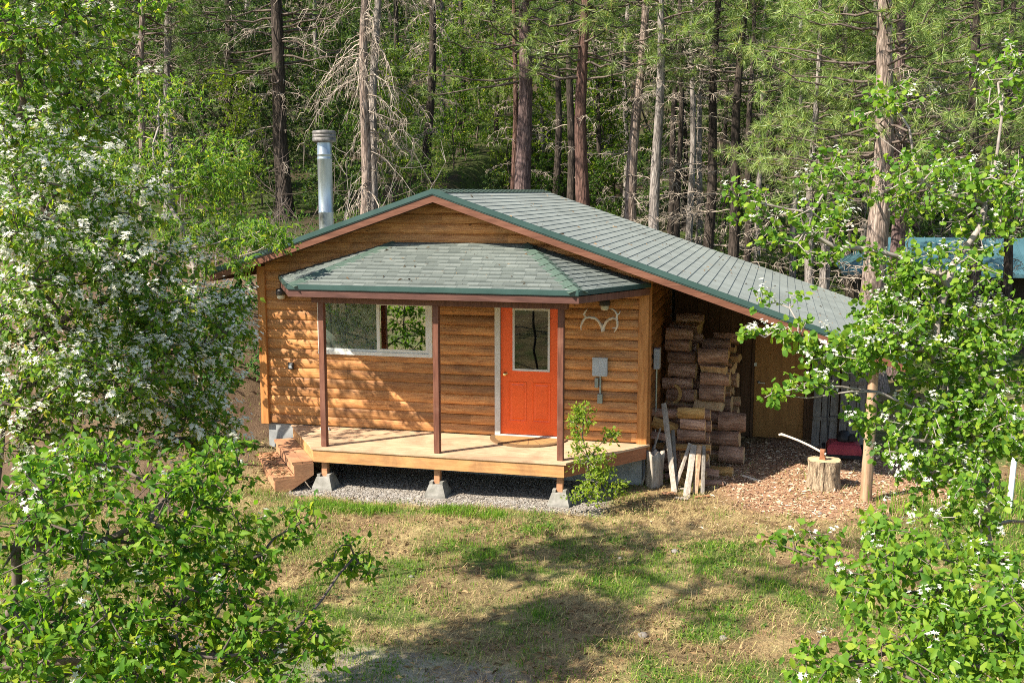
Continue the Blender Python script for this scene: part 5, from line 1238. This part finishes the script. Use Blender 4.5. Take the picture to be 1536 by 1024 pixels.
# young leafy saplings between the trunks: four built, the rest copies
LS = 'young light green sapling growing among the pine trunks behind the cabin'; protos = []
for i in range(4):
    rg = np.random.default_rng(300+i)
    protos.append(plant('sapling', LS, 'sapling', [np.array((0, 50.+i*4, 0)), np.array((.2, 50.1+i*4, 0))], [(np.array((rg.uniform(-.5, .5), 50+i*4+rg.uniform(-.4, .4), z)), rg.uniform(.6, 1.05), .55, rg.uniform(.6, 1.), 66) for z in (1.0, 1.9, 2.8, 3.6, 4.4)],
      ('leaf_sap', 'leaf_far', 'leaf_lime', 'leaf_wood')[i], .095, .55, 13, seed=310+i, proto=LP4, rmax=.04, spread=.25, step=.3, group='saplings among the pines'))
SP = [(560,11.5,.8,0),(505,13,.9,3),(470,14.5,1.,3),(520,17,1.1,3),(395,15,1.1,3),(360,13,1.,2),(320,17,1.2,3),(430,18,1.1,3),(270,15,1.1,3),(235,18,1.3,3),(180,16,1.2,3),(130,17,1.2,3),(60,17,1.3,3),(10,16,1.2,3),(620,14,.6,0),(590,16.5,.9,2),(655,15.5,.6,1),(720,15,.55,0),(830,15,.6,2),(905,14.5,.5,0),(700,22,1.1,1),(760,23,1.1,2),(815,24,1.2,1),(900,25,1.3,1),(600,19,.9,0),(640,24,1.2,1),(680,21,1.,0),(715,27,1.3,1),(740,18,.7,3),(700,33,1.6,1),(820,20,.8,0),(800,28,1.3,2),(850,31,1.5,1),(905,19,.8,0),(925,26,1.2,1),(900,34,1.7,2),(960,22,.8,0),(1000,30,1.4,0),(1040,36,1.7,1),(1080,24,.8,0),(1110,31,1.4,0),(1150,38,1.8,3),(1160,18,.7,0),(1190,27,1.2,0),(1230,34,1.6,0),(1290,28,1.3,0),(1320,38,1.8,3),(1370,26,1.2,0),(1410,33,1.6,0),(1450,27,1.2,0),(1490,34,1.7,0),(1530,26,1.3,0),
 (560,23,1.2,3),(520,27,1.4,3),(490,21,.9,3),(460,29,1.5,3),(400,23,1.2,3),(370,20,1.0,3),(330,24,1.3,3),(290,20,1.1,3),(250,26,1.4,3),(190,20,1.2,3),(150,25,1.4,3),(100,20,1.3,3),(50,26,1.5,3),(10,21,1.3,3),(230,32,1.8,3),(120,34,1.9,3),(420,35,1.9,3),(560,36,1.9,3),(640,37,1.8,3),(760,38,1.9,2),(970,40,2.,3),(1260,41,2.,2),(1400,42,2.1,3),(1500,43,2.1,0),(860,42,2.1,3),(300,40,2.2,3),(30,40,2.2,3),(480,42,2.2,3)]
rng = np.random.default_rng(33); used = set()
for px, Y_, s, k in SP:
    c = atY(px, 300, Y_); o = protos[k] if k not in used else copy_tree(protos[k]); used.add(k)
    o.location = (c[0], Y_, gzs(c[0], Y_)-.05); o.rotation_euler = (0, 0, rng.uniform(0, 6.28)); o.scale = (s, s, s*rng.uniform(.9, 1.15))
# far-off wood closing the view
rng = np.random.default_rng(44); n = 3400
x = rng.uniform(-75, 60, n); y = rng.uniform(46, 84, n); z = rng.uniform(0, 1, n)**.85*19
c = np.stack([x, y, gz(x, y)+z], 1); rep = np.repeat(np.arange(n), 60); m = len(rep)
pos = c[rep]+rng.normal(0, 1, (m, 3))*np.array((1.1, 1.1, .8))
v, t3, q = leaves(pos, rng.normal(size=(m, 3)), rng.normal(0, .5, (m, 3))+np.array((-.3, -.5, .6)), rng.uniform(.22, .42, m), .6, LP4)
tn = 150; tx = rng.uniform(-70, 55, tn); ty = rng.uniform(46, 80, tn); tzg = gz(tx, ty)
p0 = np.stack([tx, ty, tzg-.3], 1); p1 = p0+np.stack([rng.normal(0, .3, tn), rng.normal(0, .3, tn), np.full(tn, 15.)], 1)
v2, f2 = frusta(p0, p1, rng.uniform(.12, .25, tn), np.full(tn, .06), 7)
tag(fastmesh('far_wood', np.concatenate([v, v2]), [t3, f2+len(v)], [M['leaf_wood'], M['bark_dark']], None, (0, 60, 5), False, [0, 1]), 'mass of light green forest closing the view far behind the pines', 'forest', None, 'stuff')
# low bush left of the view: it shows in the window glass
plant('low_shrub', OFFB, 'shrub', [np.array((-7.6, -9.6, gzs(-7.6, -9.6)))], [(np.array((-7.6+dx_, -9.6, z_)), 1.1, .8, .8, 120) for dx_ in (-1.2, .4, 1.5) for z_ in (.2, 1.3)], 'leaf_mid', .10, .55, 10, seed=17, rmax=.02, step=.25)
# trees of the same clearing beyond the left edge and behind the viewpoint: they shade the lawn and show in the window glass
OFF = 'leafy tree of the clearing beside the viewpoint'
rng = np.random.default_rng(91)
def over(x, y, h): return (x-.766*h, y-.709*h, h+G0)     # where foliage h metres up stands whose shade falls at x, y
ca, cb_ = [], []
for ix in range(8):
    for iy in range(5):
        x = -4.2+1.12*ix+rng.uniform(-.4, .4); y = -6.6+1.12*iy+rng.uniform(-.4, .4)
        if (x < -2.2 and y > -3.6) or rng.uniform() < .3: continue
        (ca if x < .2 else cb_).append((over(x, y, rng.uniform(7.6, 9.0)), rng.uniform(.3, .6), .3, rng.uniform(.3, .5), int(rng.integers(2, 6))))
for x, y in ((.3, -5.0), (1.0, -4.3), (1.7, -3.6), (2.4, -2.9), (1.3, -4.8), (.3, -5.7), (3.1, -2.3), (2.2, -3.7)): cb_.append((over(x, y, rng.uniform(7.4, 8.6)), .6, .4, .5, 12))
for i, (bx, by, bl) in enumerate(((-9.8, -11.0, ca), (-6.8, -13.2, cb_),
   (-2.5, -22., [((-2.5, -22, 4.0), 2.0, 2.2, 2.0, 120), ((-2.2, -22, 7.0), 1.6, 1.6, 1.6, 60)]), (3.2, -25., [((3.0, -25, 4.2), 2.4, 2.4, 2.2, 140), ((3.2, -25, 7.5), 2.0, 1.8, 1.8, 80)]), (-8.5, -20., [((-8.4, -20, 4.2), 2.2, 2.4, 2.2, 120), ((-8.6, -20, 7.4), 1.8, 1.7, 1.8, 70)]))):
    plant('leafy_tree', OFF, 'tree', [np.array((bx, by, gzs(bx, by)-.1))], [(np.array(c), a, b_, d_, n_) for c, a, b_, d_, n_ in bl], 'leaf_mid', .11 if i < 2 else .13, .55, 14 if i < 2 else 12, seed=400+i, rmax=.09, r_tip=.004 if i < 2 else .006, spread=.22, step=.35, proto=LP4, group='leafy trees around the viewpoint')
# ================================================================== GROUND AND WHAT LIES ON IT
def axis_grid(lo, hi, near0, near1, fine, coarse):
    a = list(np.arange(near0, near1+1e-6, fine)); v = near0; st = fine; L = []
    while v > lo: st = min(st*1.25, coarse); v -= st; L.append(v)
    v = near1; st = fine; R_ = []
    while v < hi: st = min(st*1.25, coarse); v += st; R_.append(v)
    return np.array(L[::-1]+a+R_)
gx = axis_grid(-320, 320, -10, 7, .11, 18); gy = axis_grid(-160, 480, -9, 9, .11, 18)
GX, GY = np.meshgrid(gx, gy); nxg, nyg = len(gx), len(gy)
GZ = gz(GX.ravel(), GY.ravel()).reshape(GX.shape)
def m_gravel(x, y):
    w = .25*(fbm(x*1.6, y*1.6, 51, 3)-.5); bare = .4*sstep(1.25-np.sqrt(((x+1.35)/1.3)**2+((y+7.05)/.55)**2)+w*2, .1, .5)
    return np.maximum(bare, m_gravel_(x, y))
def m_gravel_(x, y):
    w = .25*(fbm(x*1.6, y*1.6, 51, 3)-.5)
    return sstep(x, -5.1, -4.8)*sstep(-x, .1, .4)*sstep(y, -1.95+0, -1.7)*sstep(-y, -.3, -.2)*1.0 if False else np.clip(sstep(x+w, -5.15, -4.85)*sstep(-x+w, .25, .6)*sstep(y+w, -1.82, -1.64), 0, 1)*(y < .3)
def m_chips(x, y):
    w = .9*(fbm(x*.9, y*.9, 52, 3)-.5)
    d = np.sqrt(((x-2.7)/2.4)**2+((y-1.2)/2.6)**2)+w*.5
    return sstep(-d, -1.0, -.72)*sstep(x, -.1, .5)
def m_green(x, y):
    f = fbm(x*.75+3, y*.75, 53, 4); g = sstep(f, .38, .52)
    g = g*(.2+.8*sstep(fbm(x*2.6, y*2.6, 57, 3), .40, .58))
    edge = np.exp(-((y+2.12-.12*np.sin(x*2.1))/.20)**2)*sstep(x, -4.6, -4.2)*sstep(-x, 1.5, 1.8)*sstep(vnoise(x*1.1+.6, x*0, 54), .28, .5)
    right = sstep(x, 3.2, 4.2)*sstep(fbm(x*.9, y*.9, 55, 3), .35, .55)
    return np.clip(np.maximum(np.maximum(g*sstep(-y, 1.5, 2.2), edge), right)*(1-m_gravel(x, y))*(1-m_chips(x, y)), 0, 1)
me_ground = fastmesh('ground', np.stack([GX, GY, GZ], -1).reshape(-1, 3), [(lambda i, j: np.stack([i*nxg+j, i*nxg+j+1, (i+1)*nxg+j+1, (i+1)*nxg+j], -1).reshape(-1, 4))(np.arange(nyg-1)[:, None], np.arange(nxg-1)[None])], bpy.data.materials.new('tmp'), None, None, True)
tag(me_ground, None, None, None, 'structure')
m_shaded_soil = lambda x, y: np.clip(sstep(x, -5.6, -6.4)*sstep(y, -4.2, -2.6), 0, 1)  # brown soil of the left bank, tree shade darkened into its colour
for nm, fn in (('gravel', m_gravel), ('chips', m_chips), ('green', m_green), ('shaded_soil', m_shaded_soil)):
    at = me_ground.data.attributes.new(nm, 'FLOAT', 'POINT'); at.data.foreach_set('value', fn(GX.ravel(), GY.ravel()).astype(np.float32))
t = NT('forest_floor'); v = t.coord('Object')
n1 = t.noise(v, 3.0, 8, .7, .3); n2 = t.noise(v, 34, 4, .7); n3 = t.noise(v, .7, 5, .6)
base = t.ramp(n1, [(.3, (.13, .082, .042)), (.45, (.25, .175, .083)), (.6, (.37, .28, .13)), (.75, (.45, .37, .19))])
base = t.mix(.6, base, t.ramp(n2, [(.3, .45), (.65, 1.35)]), 'MULTIPLY')
base = t.mix(t.ramp(n3, [(.46, 0.), (.58, .85)]), base, t.ramp(n2, [(.3, (.11, .065, .035)), (.7, (.25, .165, .09))]))
def attr(nm):
    a = t.n('ShaderNodeAttribute'); a.attribute_name = nm; return a.outputs['Fac']
gcol = t.ramp(n2, [(.3, (.035, .075, .015)), (.7, (.10, .17, .03))])
base = t.mix(t.math('MULTIPLY', attr('green'), .75), base, gcol)
vor = t.voro(v, 26, 'F1', 'Color'); sepc = t.n('ShaderNodeSeparateColor'); t.l(vor, sepc.inputs[0])
grv = t.ramp(sepc.outputs[0], [(0, (.20, .18, .155)), (.5, (.32, .295, .26)), (1, (.43, .40, .36))])
base = t.mix(attr('gravel'), base, grv)
chp = t.ramp(t.noise(t.coord('Object', (1, 1, 1)), 22, 6, .75, 1.2), [(.3, (.17, .08, .048)), (.5, (.33, .185, .105)), (.7, (.47, .31, .19))])
base = t.mix(attr('chips'), base, chp)
base = t.mix(t.math('MULTIPLY', attr('shaded_soil'), .85), base, t.ramp(n1, [(.3, (.06, .038, .026)), (.6, (.13, .085, .055)), (.8, (.2, .14, .09))]))
# away from the lawn the floor is browner, with green patches on the hill
sepg = t.n('ShaderNodeSeparateXYZ'); t.l(v, sepg.inputs[0])
hill = t.ramp(t.noise(v, .35, 5, .6), [(.4, (.055, .038, .025)), (.52, (.045, .055, .018)), (.65, (.07, .095, .024))])  # hill tones darkened to stand in for deep forest shade
mr = t.n('ShaderNodeMapRange'); t.l(sepg.outputs['Y'], mr.inputs[0]); mr.inputs[1].default_value = 6; mr.inputs[2].default_value = 12
base = t.mix(mr.outputs[0], base, hill)
bh = t.math('ADD', n2, t.math('MULTIPLY', n1, .8))
me_ground.data.materials[0] = t.done(t.pbsdf(base, .95, t.bump(bh, .9, .035), 0, .1))

rng = np.random.default_rng(99)
def blades(P, h, w, lean_, rng):
    n = len(P); a = rng.uniform(0, 2*PI, n); o = np.stack([np.cos(a), np.sin(a), 0*a], 1); s = np.stack([-np.sin(a+rng.normal(0, .8, n)), np.cos(a), 0*a], 1)
    up = np.array((0, 0, 1.)); h = np.broadcast_to(h, (n,))[:, None]; w = np.broadcast_to(w, (n,))[:, None]; l = np.broadcast_to(lean_, (n,))[:, None]
    m = P+h*.55*(o*l*.6+up*np.sqrt(np.maximum(1-(l*.6)**2, .02))); e = m+h*.5*(o*np.minimum(l*1.25, 1.3)+up*(np.maximum(1-l, -.35)))
    e[:, 2] = np.maximum(e[:, 2], P[:, 2]+.004)
    V = np.stack([P-s*w/2, P+s*w/2, m+s*w*.38, m-s*w*.38, e], 1).reshape(-1, 3); b = (np.arange(n)*5)[:, None]
    return V, b+np.array([[3, 2, 4]]), b+np.array([[0, 1, 2, 3]])
def scatter(n, x0, x1, y0, y1, prob):
    x = rng.uniform(x0, x1, n); y = rng.uniform(y0, y1, n); k = rng.uniform(size=n) < prob(x, y); x = x[k]; y = y[k]
    out = (x < -6.25) | (x > .05) | (y < .0); x = x[out]; y = y[out]
    return np.stack([x, y, gz(x, y)], 1)
def stuff(name, V, T, Q, mat, label, cat, smooth=False):
    F = [T]+([Q] if Q is not None and len(Q) else [])
    return tag(fastmesh(name, V, F, mat, None, (0, -3, G0), smooth), label, cat, None, 'stuff')
lawn_ok = lambda x, y: (1-m_gravel(x, y))*(1-.85*m_chips(x, y))*(1-.93*m_shaded_soil(x, y))
P = scatter(120000, -10, 6.5, -8.2, 1.5, lambda x, y: lawn_ok(x, y)*(.25+.75*sstep(fbm(x*1.3, y*1.3, 61, 3), .3, .6))*(1-.65*m_green(x, y)))
V, T, Q = blades(P, rng.uniform(.04, .15, len(P))*(.6+.9*vnoise(P[:, 0]*3.3, P[:, 1]*3.3, 62)), .005, rng.uniform(.85, 1.3, len(P)), rng)
stuff('dry_grass', V, T, Q, M['straw'], 'matted straw coloured dry grass over the lawn', 'grass')
P = scatter(430000, -9, 7.5, -8.2, 2.0, lambda x, y: m_green(x, y)**1.2*(.3+.7*sstep(vnoise(x*4, y*4, 63), .3, .7))*.8+.26*lawn_ok(x, y)*sstep(vnoise(x*2.7+5, y*2.7, 66), .35, .75))
V, T, Q = blades(P, rng.uniform(.03, .085, len(P))*(.5+1.1*vnoise(P[:, 0]*3.7, P[:, 1]*3.7, 68)), .0055, rng.uniform(.1, .8, len(P)), rng)
stuff('green_grass', V, T, Q, M['grass'], 'short fresh green grass in patches on the lawn', 'grass')
P = scatter(30000, -4.7, -1.3, -2.75, -1.75, lambda x, y: np.exp(-((y+2.15-.12*np.sin(x*2.1))/.17)**2)*np.clip(sstep(x, -4.6, -4.3)*sstep(-x, 3.15, 3.35)+sstep(x, -2.75, -2.5)*sstep(-x, 1.55, 1.75), 0, 1)*sstep(vnoise(x*3, y*3, 64), .1, .4))
V, T, Q = blades(P, rng.uniform(.05, .12, len(P)), .007, rng.uniform(.1, .7, len(P)), rng)
stuff('lush_grass', V, T, Q, M['grass'], 'two lush strips of bright green grass along the gravel edge', 'grass')
# taller grass at the right of the chips and in the weeds
P = scatter(26000, 3.2, 9, -4.5, 4.5, lambda x, y: np.clip(np.exp(-(((x-3.75)/.38)**2+((y+.55)/.35)**2))*1.3+.4*sstep(x, 4, 5)*sstep(vnoise(x*1.2, y*1.2, 65), .4, .7), 0, 1))
V, T, Q = blades(P, rng.uniform(.15, .42, len(P)), .008, rng.uniform(.05, .5, len(P)), rng)
stuff('tall_grass', V, T, Q, M['grass'], 'taller bright green grass and weeds right of the carport post', 'grass')
# low broad-leaved weeds
P = scatter(60000, -9, 6.5, -8, 1.5, lambda x, y: (m_green(x, y)*.5+.06*lawn_ok(x, y))*sstep(vnoise(x*2.3, y*2.3, 67), .5, .75))
d = rng.normal(size=(len(P), 3)); d[:, 2] = np.abs(d[:, 2])*.5+.1
v, t3, q = leaves(P+np.array((0, 0, .012)), d, rng.normal(0, .3, (len(P), 3))+np.array((0, 0, 1.)), rng.uniform(.025, .065, len(P)), .6, LP4)
stuff('low_weeds', v, t3, None, M['leaf_mid'], 'low broad leaved weeds among the lawn grass', 'weeds')
# brown needles and leaf litter
P = scatter(80000, -12, 7, -8.2, 9, lambda x, y: (.2+.8*sstep(fbm(x*1.1+9, y*1.1, 69, 3), .38, .6))*lawn_ok(x, y))
d = rng.normal(size=(len(P), 3)); d[:, 2] *= .12
v, t3, q = leaves(P+np.array((0, 0, .008)), d, rng.normal(0, .3, (len(P), 3))+np.array((0, 0, 1.)), rng.uniform(.03, .12, len(P)), .09, LP4)
stuff('needle_litter', v, t3, None, M['litter'], 'brown pine needles and leaf litter on the ground', 'litter')
# wood chips
P = scatter(26000, -.3, 6, -2.2, 4, lambda x, y: m_chips(x, y)*.75+.04*sstep(-y, .2, .8)*(x > 0))
d = rng.normal(size=(len(P), 3)); d[:, 2] *= .2
v, t3, q = leaves(P+np.array((0, 0, .01)), d, rng.normal(0, .45, (len(P), 3))+np.array((0, 0, 1.)), rng.uniform(.025, .10, len(P)), .3, LP4)
stuff('wood_chips', v, t3, None, M['chip'], 'reddish wood chips and bark around the chopping block', 'wood chips')
# gravel
P = scatter(20000, -5.3, .7, -2.1, -.02, lambda x, y: m_gravel(x, y)*.9); n = len(P)
oct_ = np.array([(1,0,0),(0,1,0),(-1,0,0),(0,-1,0),(0,0,.8),(0,0,-.6)]); fo = np.array([(0,1,4),(1,2,4),(2,3,4),(3,0,4),(1,0,5),(2,1,5),(3,2,5),(0,3,5)])
s = rng.uniform(.008, .024, (n, 1, 1))*np.where(rng.uniform(size=(n, 1, 1)) > .96, 1.8, 1); a = rng.uniform(0, 6.28, n); ca, sa = np.cos(a), np.sin(a); Rm = np.zeros((n, 3, 3)); Rm[:, 0, 0] = ca; Rm[:, 0, 1] = -sa; Rm[:, 1, 0] = sa; Rm[:, 1, 1] = ca; Rm[:, 2, 2] = .75
V = P[:, None]+s*np.einsum('nij,kj->nki', Rm, oct_)*rng.uniform(.7, 1.25, (n, 6, 1))
stuff('gravel', V.reshape(-1, 3), (np.arange(n)[:, None, None]*6+fo[None]).reshape(-1, 3), None, M['pebble'], 'grey gravel strip under and before the porch deck', 'gravel', True)
# litter of fallen leaves on the lowest porch step
P = []
for k in range(420):
    u, w = rng.uniform(.03, .97), rng.uniform(.32, .58); q_ = DL0+(DL1-DL0)*u+nrm*w; P.append((q_[0], q_[1], -.407))
P = np.array(P); d_ = rng.normal(size=(len(P), 3)); d_[:, 2] *= .1
v, t3, q = leaves(P, d_, rng.normal(0, .3, (len(P), 3))+np.array((0, 0, 1.)), rng.uniform(.03, .09, len(P)), .25, LP4)
stuff('step_litter', v, t3, None, M['litter'], 'brown litter lying on the lowest porch step', 'litter')
# a few fallen needles and leaves on the roofs
n = 260; rx_ = rng.uniform(XR_RIDGE+.1, XER-.1, n); ry_ = rng.uniform(YF+.1, YB-.1, n)
P = np.stack([rx_, ry_, roofz(rx_)+.016], 1)
n2_ = 60; u_ = rng.uniform(.06, .94, n2_); v_ = rng.uniform(.05, .95, n2_)[:, None]; tp_ = TL+(TR-TL)*u_[:, None]; bt_ = EL1+(ER1-EL1)*u_[:, None]
P = np.concatenate([P, tp_+(bt_-tp_)*v_+np.array((0, 0, .018))]); dn = np.where(np.arange(len(P))[:, None] < n, np.array([[SL, 0, 1.]]), np.array([[0, -.35, 1.]]))
d_ = rng.normal(size=(len(P), 3)); d_ = d_-dn*((d_*dn).sum(1)/(dn*dn).sum(1))[:, None]
v, t3, q = leaves(P, d_, dn+rng.normal(0, .12, (len(P), 3)), rng.uniform(.03, .09, len(P)), .09, LP4)
stuff('roof_litter', v, t3, None, M['litter'], 'brown pine needles fallen on the cabin roofs', 'litter')
# undergrowth on the hill behind
P0_ = scatter(90000, -34, 22, 7.4, 44, lambda x, y: .25+.75*sstep(fbm(x*.4, y*.4, 71, 3), .4, .58))
d = rng.normal(size=(len(P0_), 3)); d[:, 2] = np.abs(d[:, 2])+.2
P0_[:, 2] += rng.uniform(0, .45, len(P0_))
v, t3, q = leaves(P0_, d, rng.normal(0, .6, (len(P0_), 3))+np.array((0, -.3, .8)), rng.uniform(.06, .17, len(P0_)), .42, LP4)
stuff('undergrowth', v, t3, None, M['leaf_sap'], 'light green undergrowth covering the slope between the pines', 'undergrowth')

# ================================================================== SUN, SKY, CAMERA
sdir = np.array((1.08, 1.0, -1.41)); sdir /= np.linalg.norm(sdir)
sun = bpy.data.lights.new('sun', 'SUN'); sun.energy = 5.0; sun.angle = rad(.55); sun.color = (1.0, .93, .82)
so = bpy.data.objects.new('sun', sun); COL.objects.link(so); so.rotation_euler = Vector(sdir).to_track_quat('-Z', 'Y').to_euler(); so.location = (-20, -20, 30)
w = bpy.data.worlds.new('World'); SC.world = w; w.use_nodes = True; nt = w.node_tree; nt.nodes.clear()
sky = nt.nodes.new('ShaderNodeTexSky'); sky.sky_type = 'NISHITA'; sky.sun_disc = False
sky.sun_elevation = math.asin(-sdir[2]); sky.sun_rotation = math.atan2(-sdir[0], -sdir[1])
bg = nt.nodes.new('ShaderNodeBackground'); bg.inputs['Strength'].default_value = .1; wo = nt.nodes.new('ShaderNodeOutputWorld')
nt.links.new(sky.outputs[0], bg.inputs[0]); nt.links.new(bg.outputs[0], wo.inputs[0])
cam = bpy.data.cameras.new('camera'); co = bpy.data.objects.new('camera', cam); COL.objects.link(co); SC.camera = co
cam.sensor_width = 36; cam.lens = FPX/1536*36; cam.clip_end = 2000; cam.clip_start = .05
R3 = Matrix((RT, UP, -FW)).transposed(); co.matrix_world = Matrix.Translation(Vector(CAM)) @ R3.to_4x4()
SC.view_settings.view_transform = 'Standard'; SC.view_settings.look = 'None'; SC.view_settings.gamma = 1; SC.view_settings.exposure = 1.35
SC.cycles.max_bounces = 8; SC.cycles.diffuse_bounces = 4; SC.cycles.transparent_max_bounces = 12; SC.cycles.transmission_bounces = 4
SC.cycles.use_denoising = False; SC.cycles.use_adaptive_sampling = False; SC.cycles.sample_clamp_indirect = 6; SC.cycles.pixel_filter_type = 'BLACKMAN_HARRIS'; SC.cycles.filter_width = 1.0
SC.render.resolution_x = 1024; SC.render.resolution_y = 682
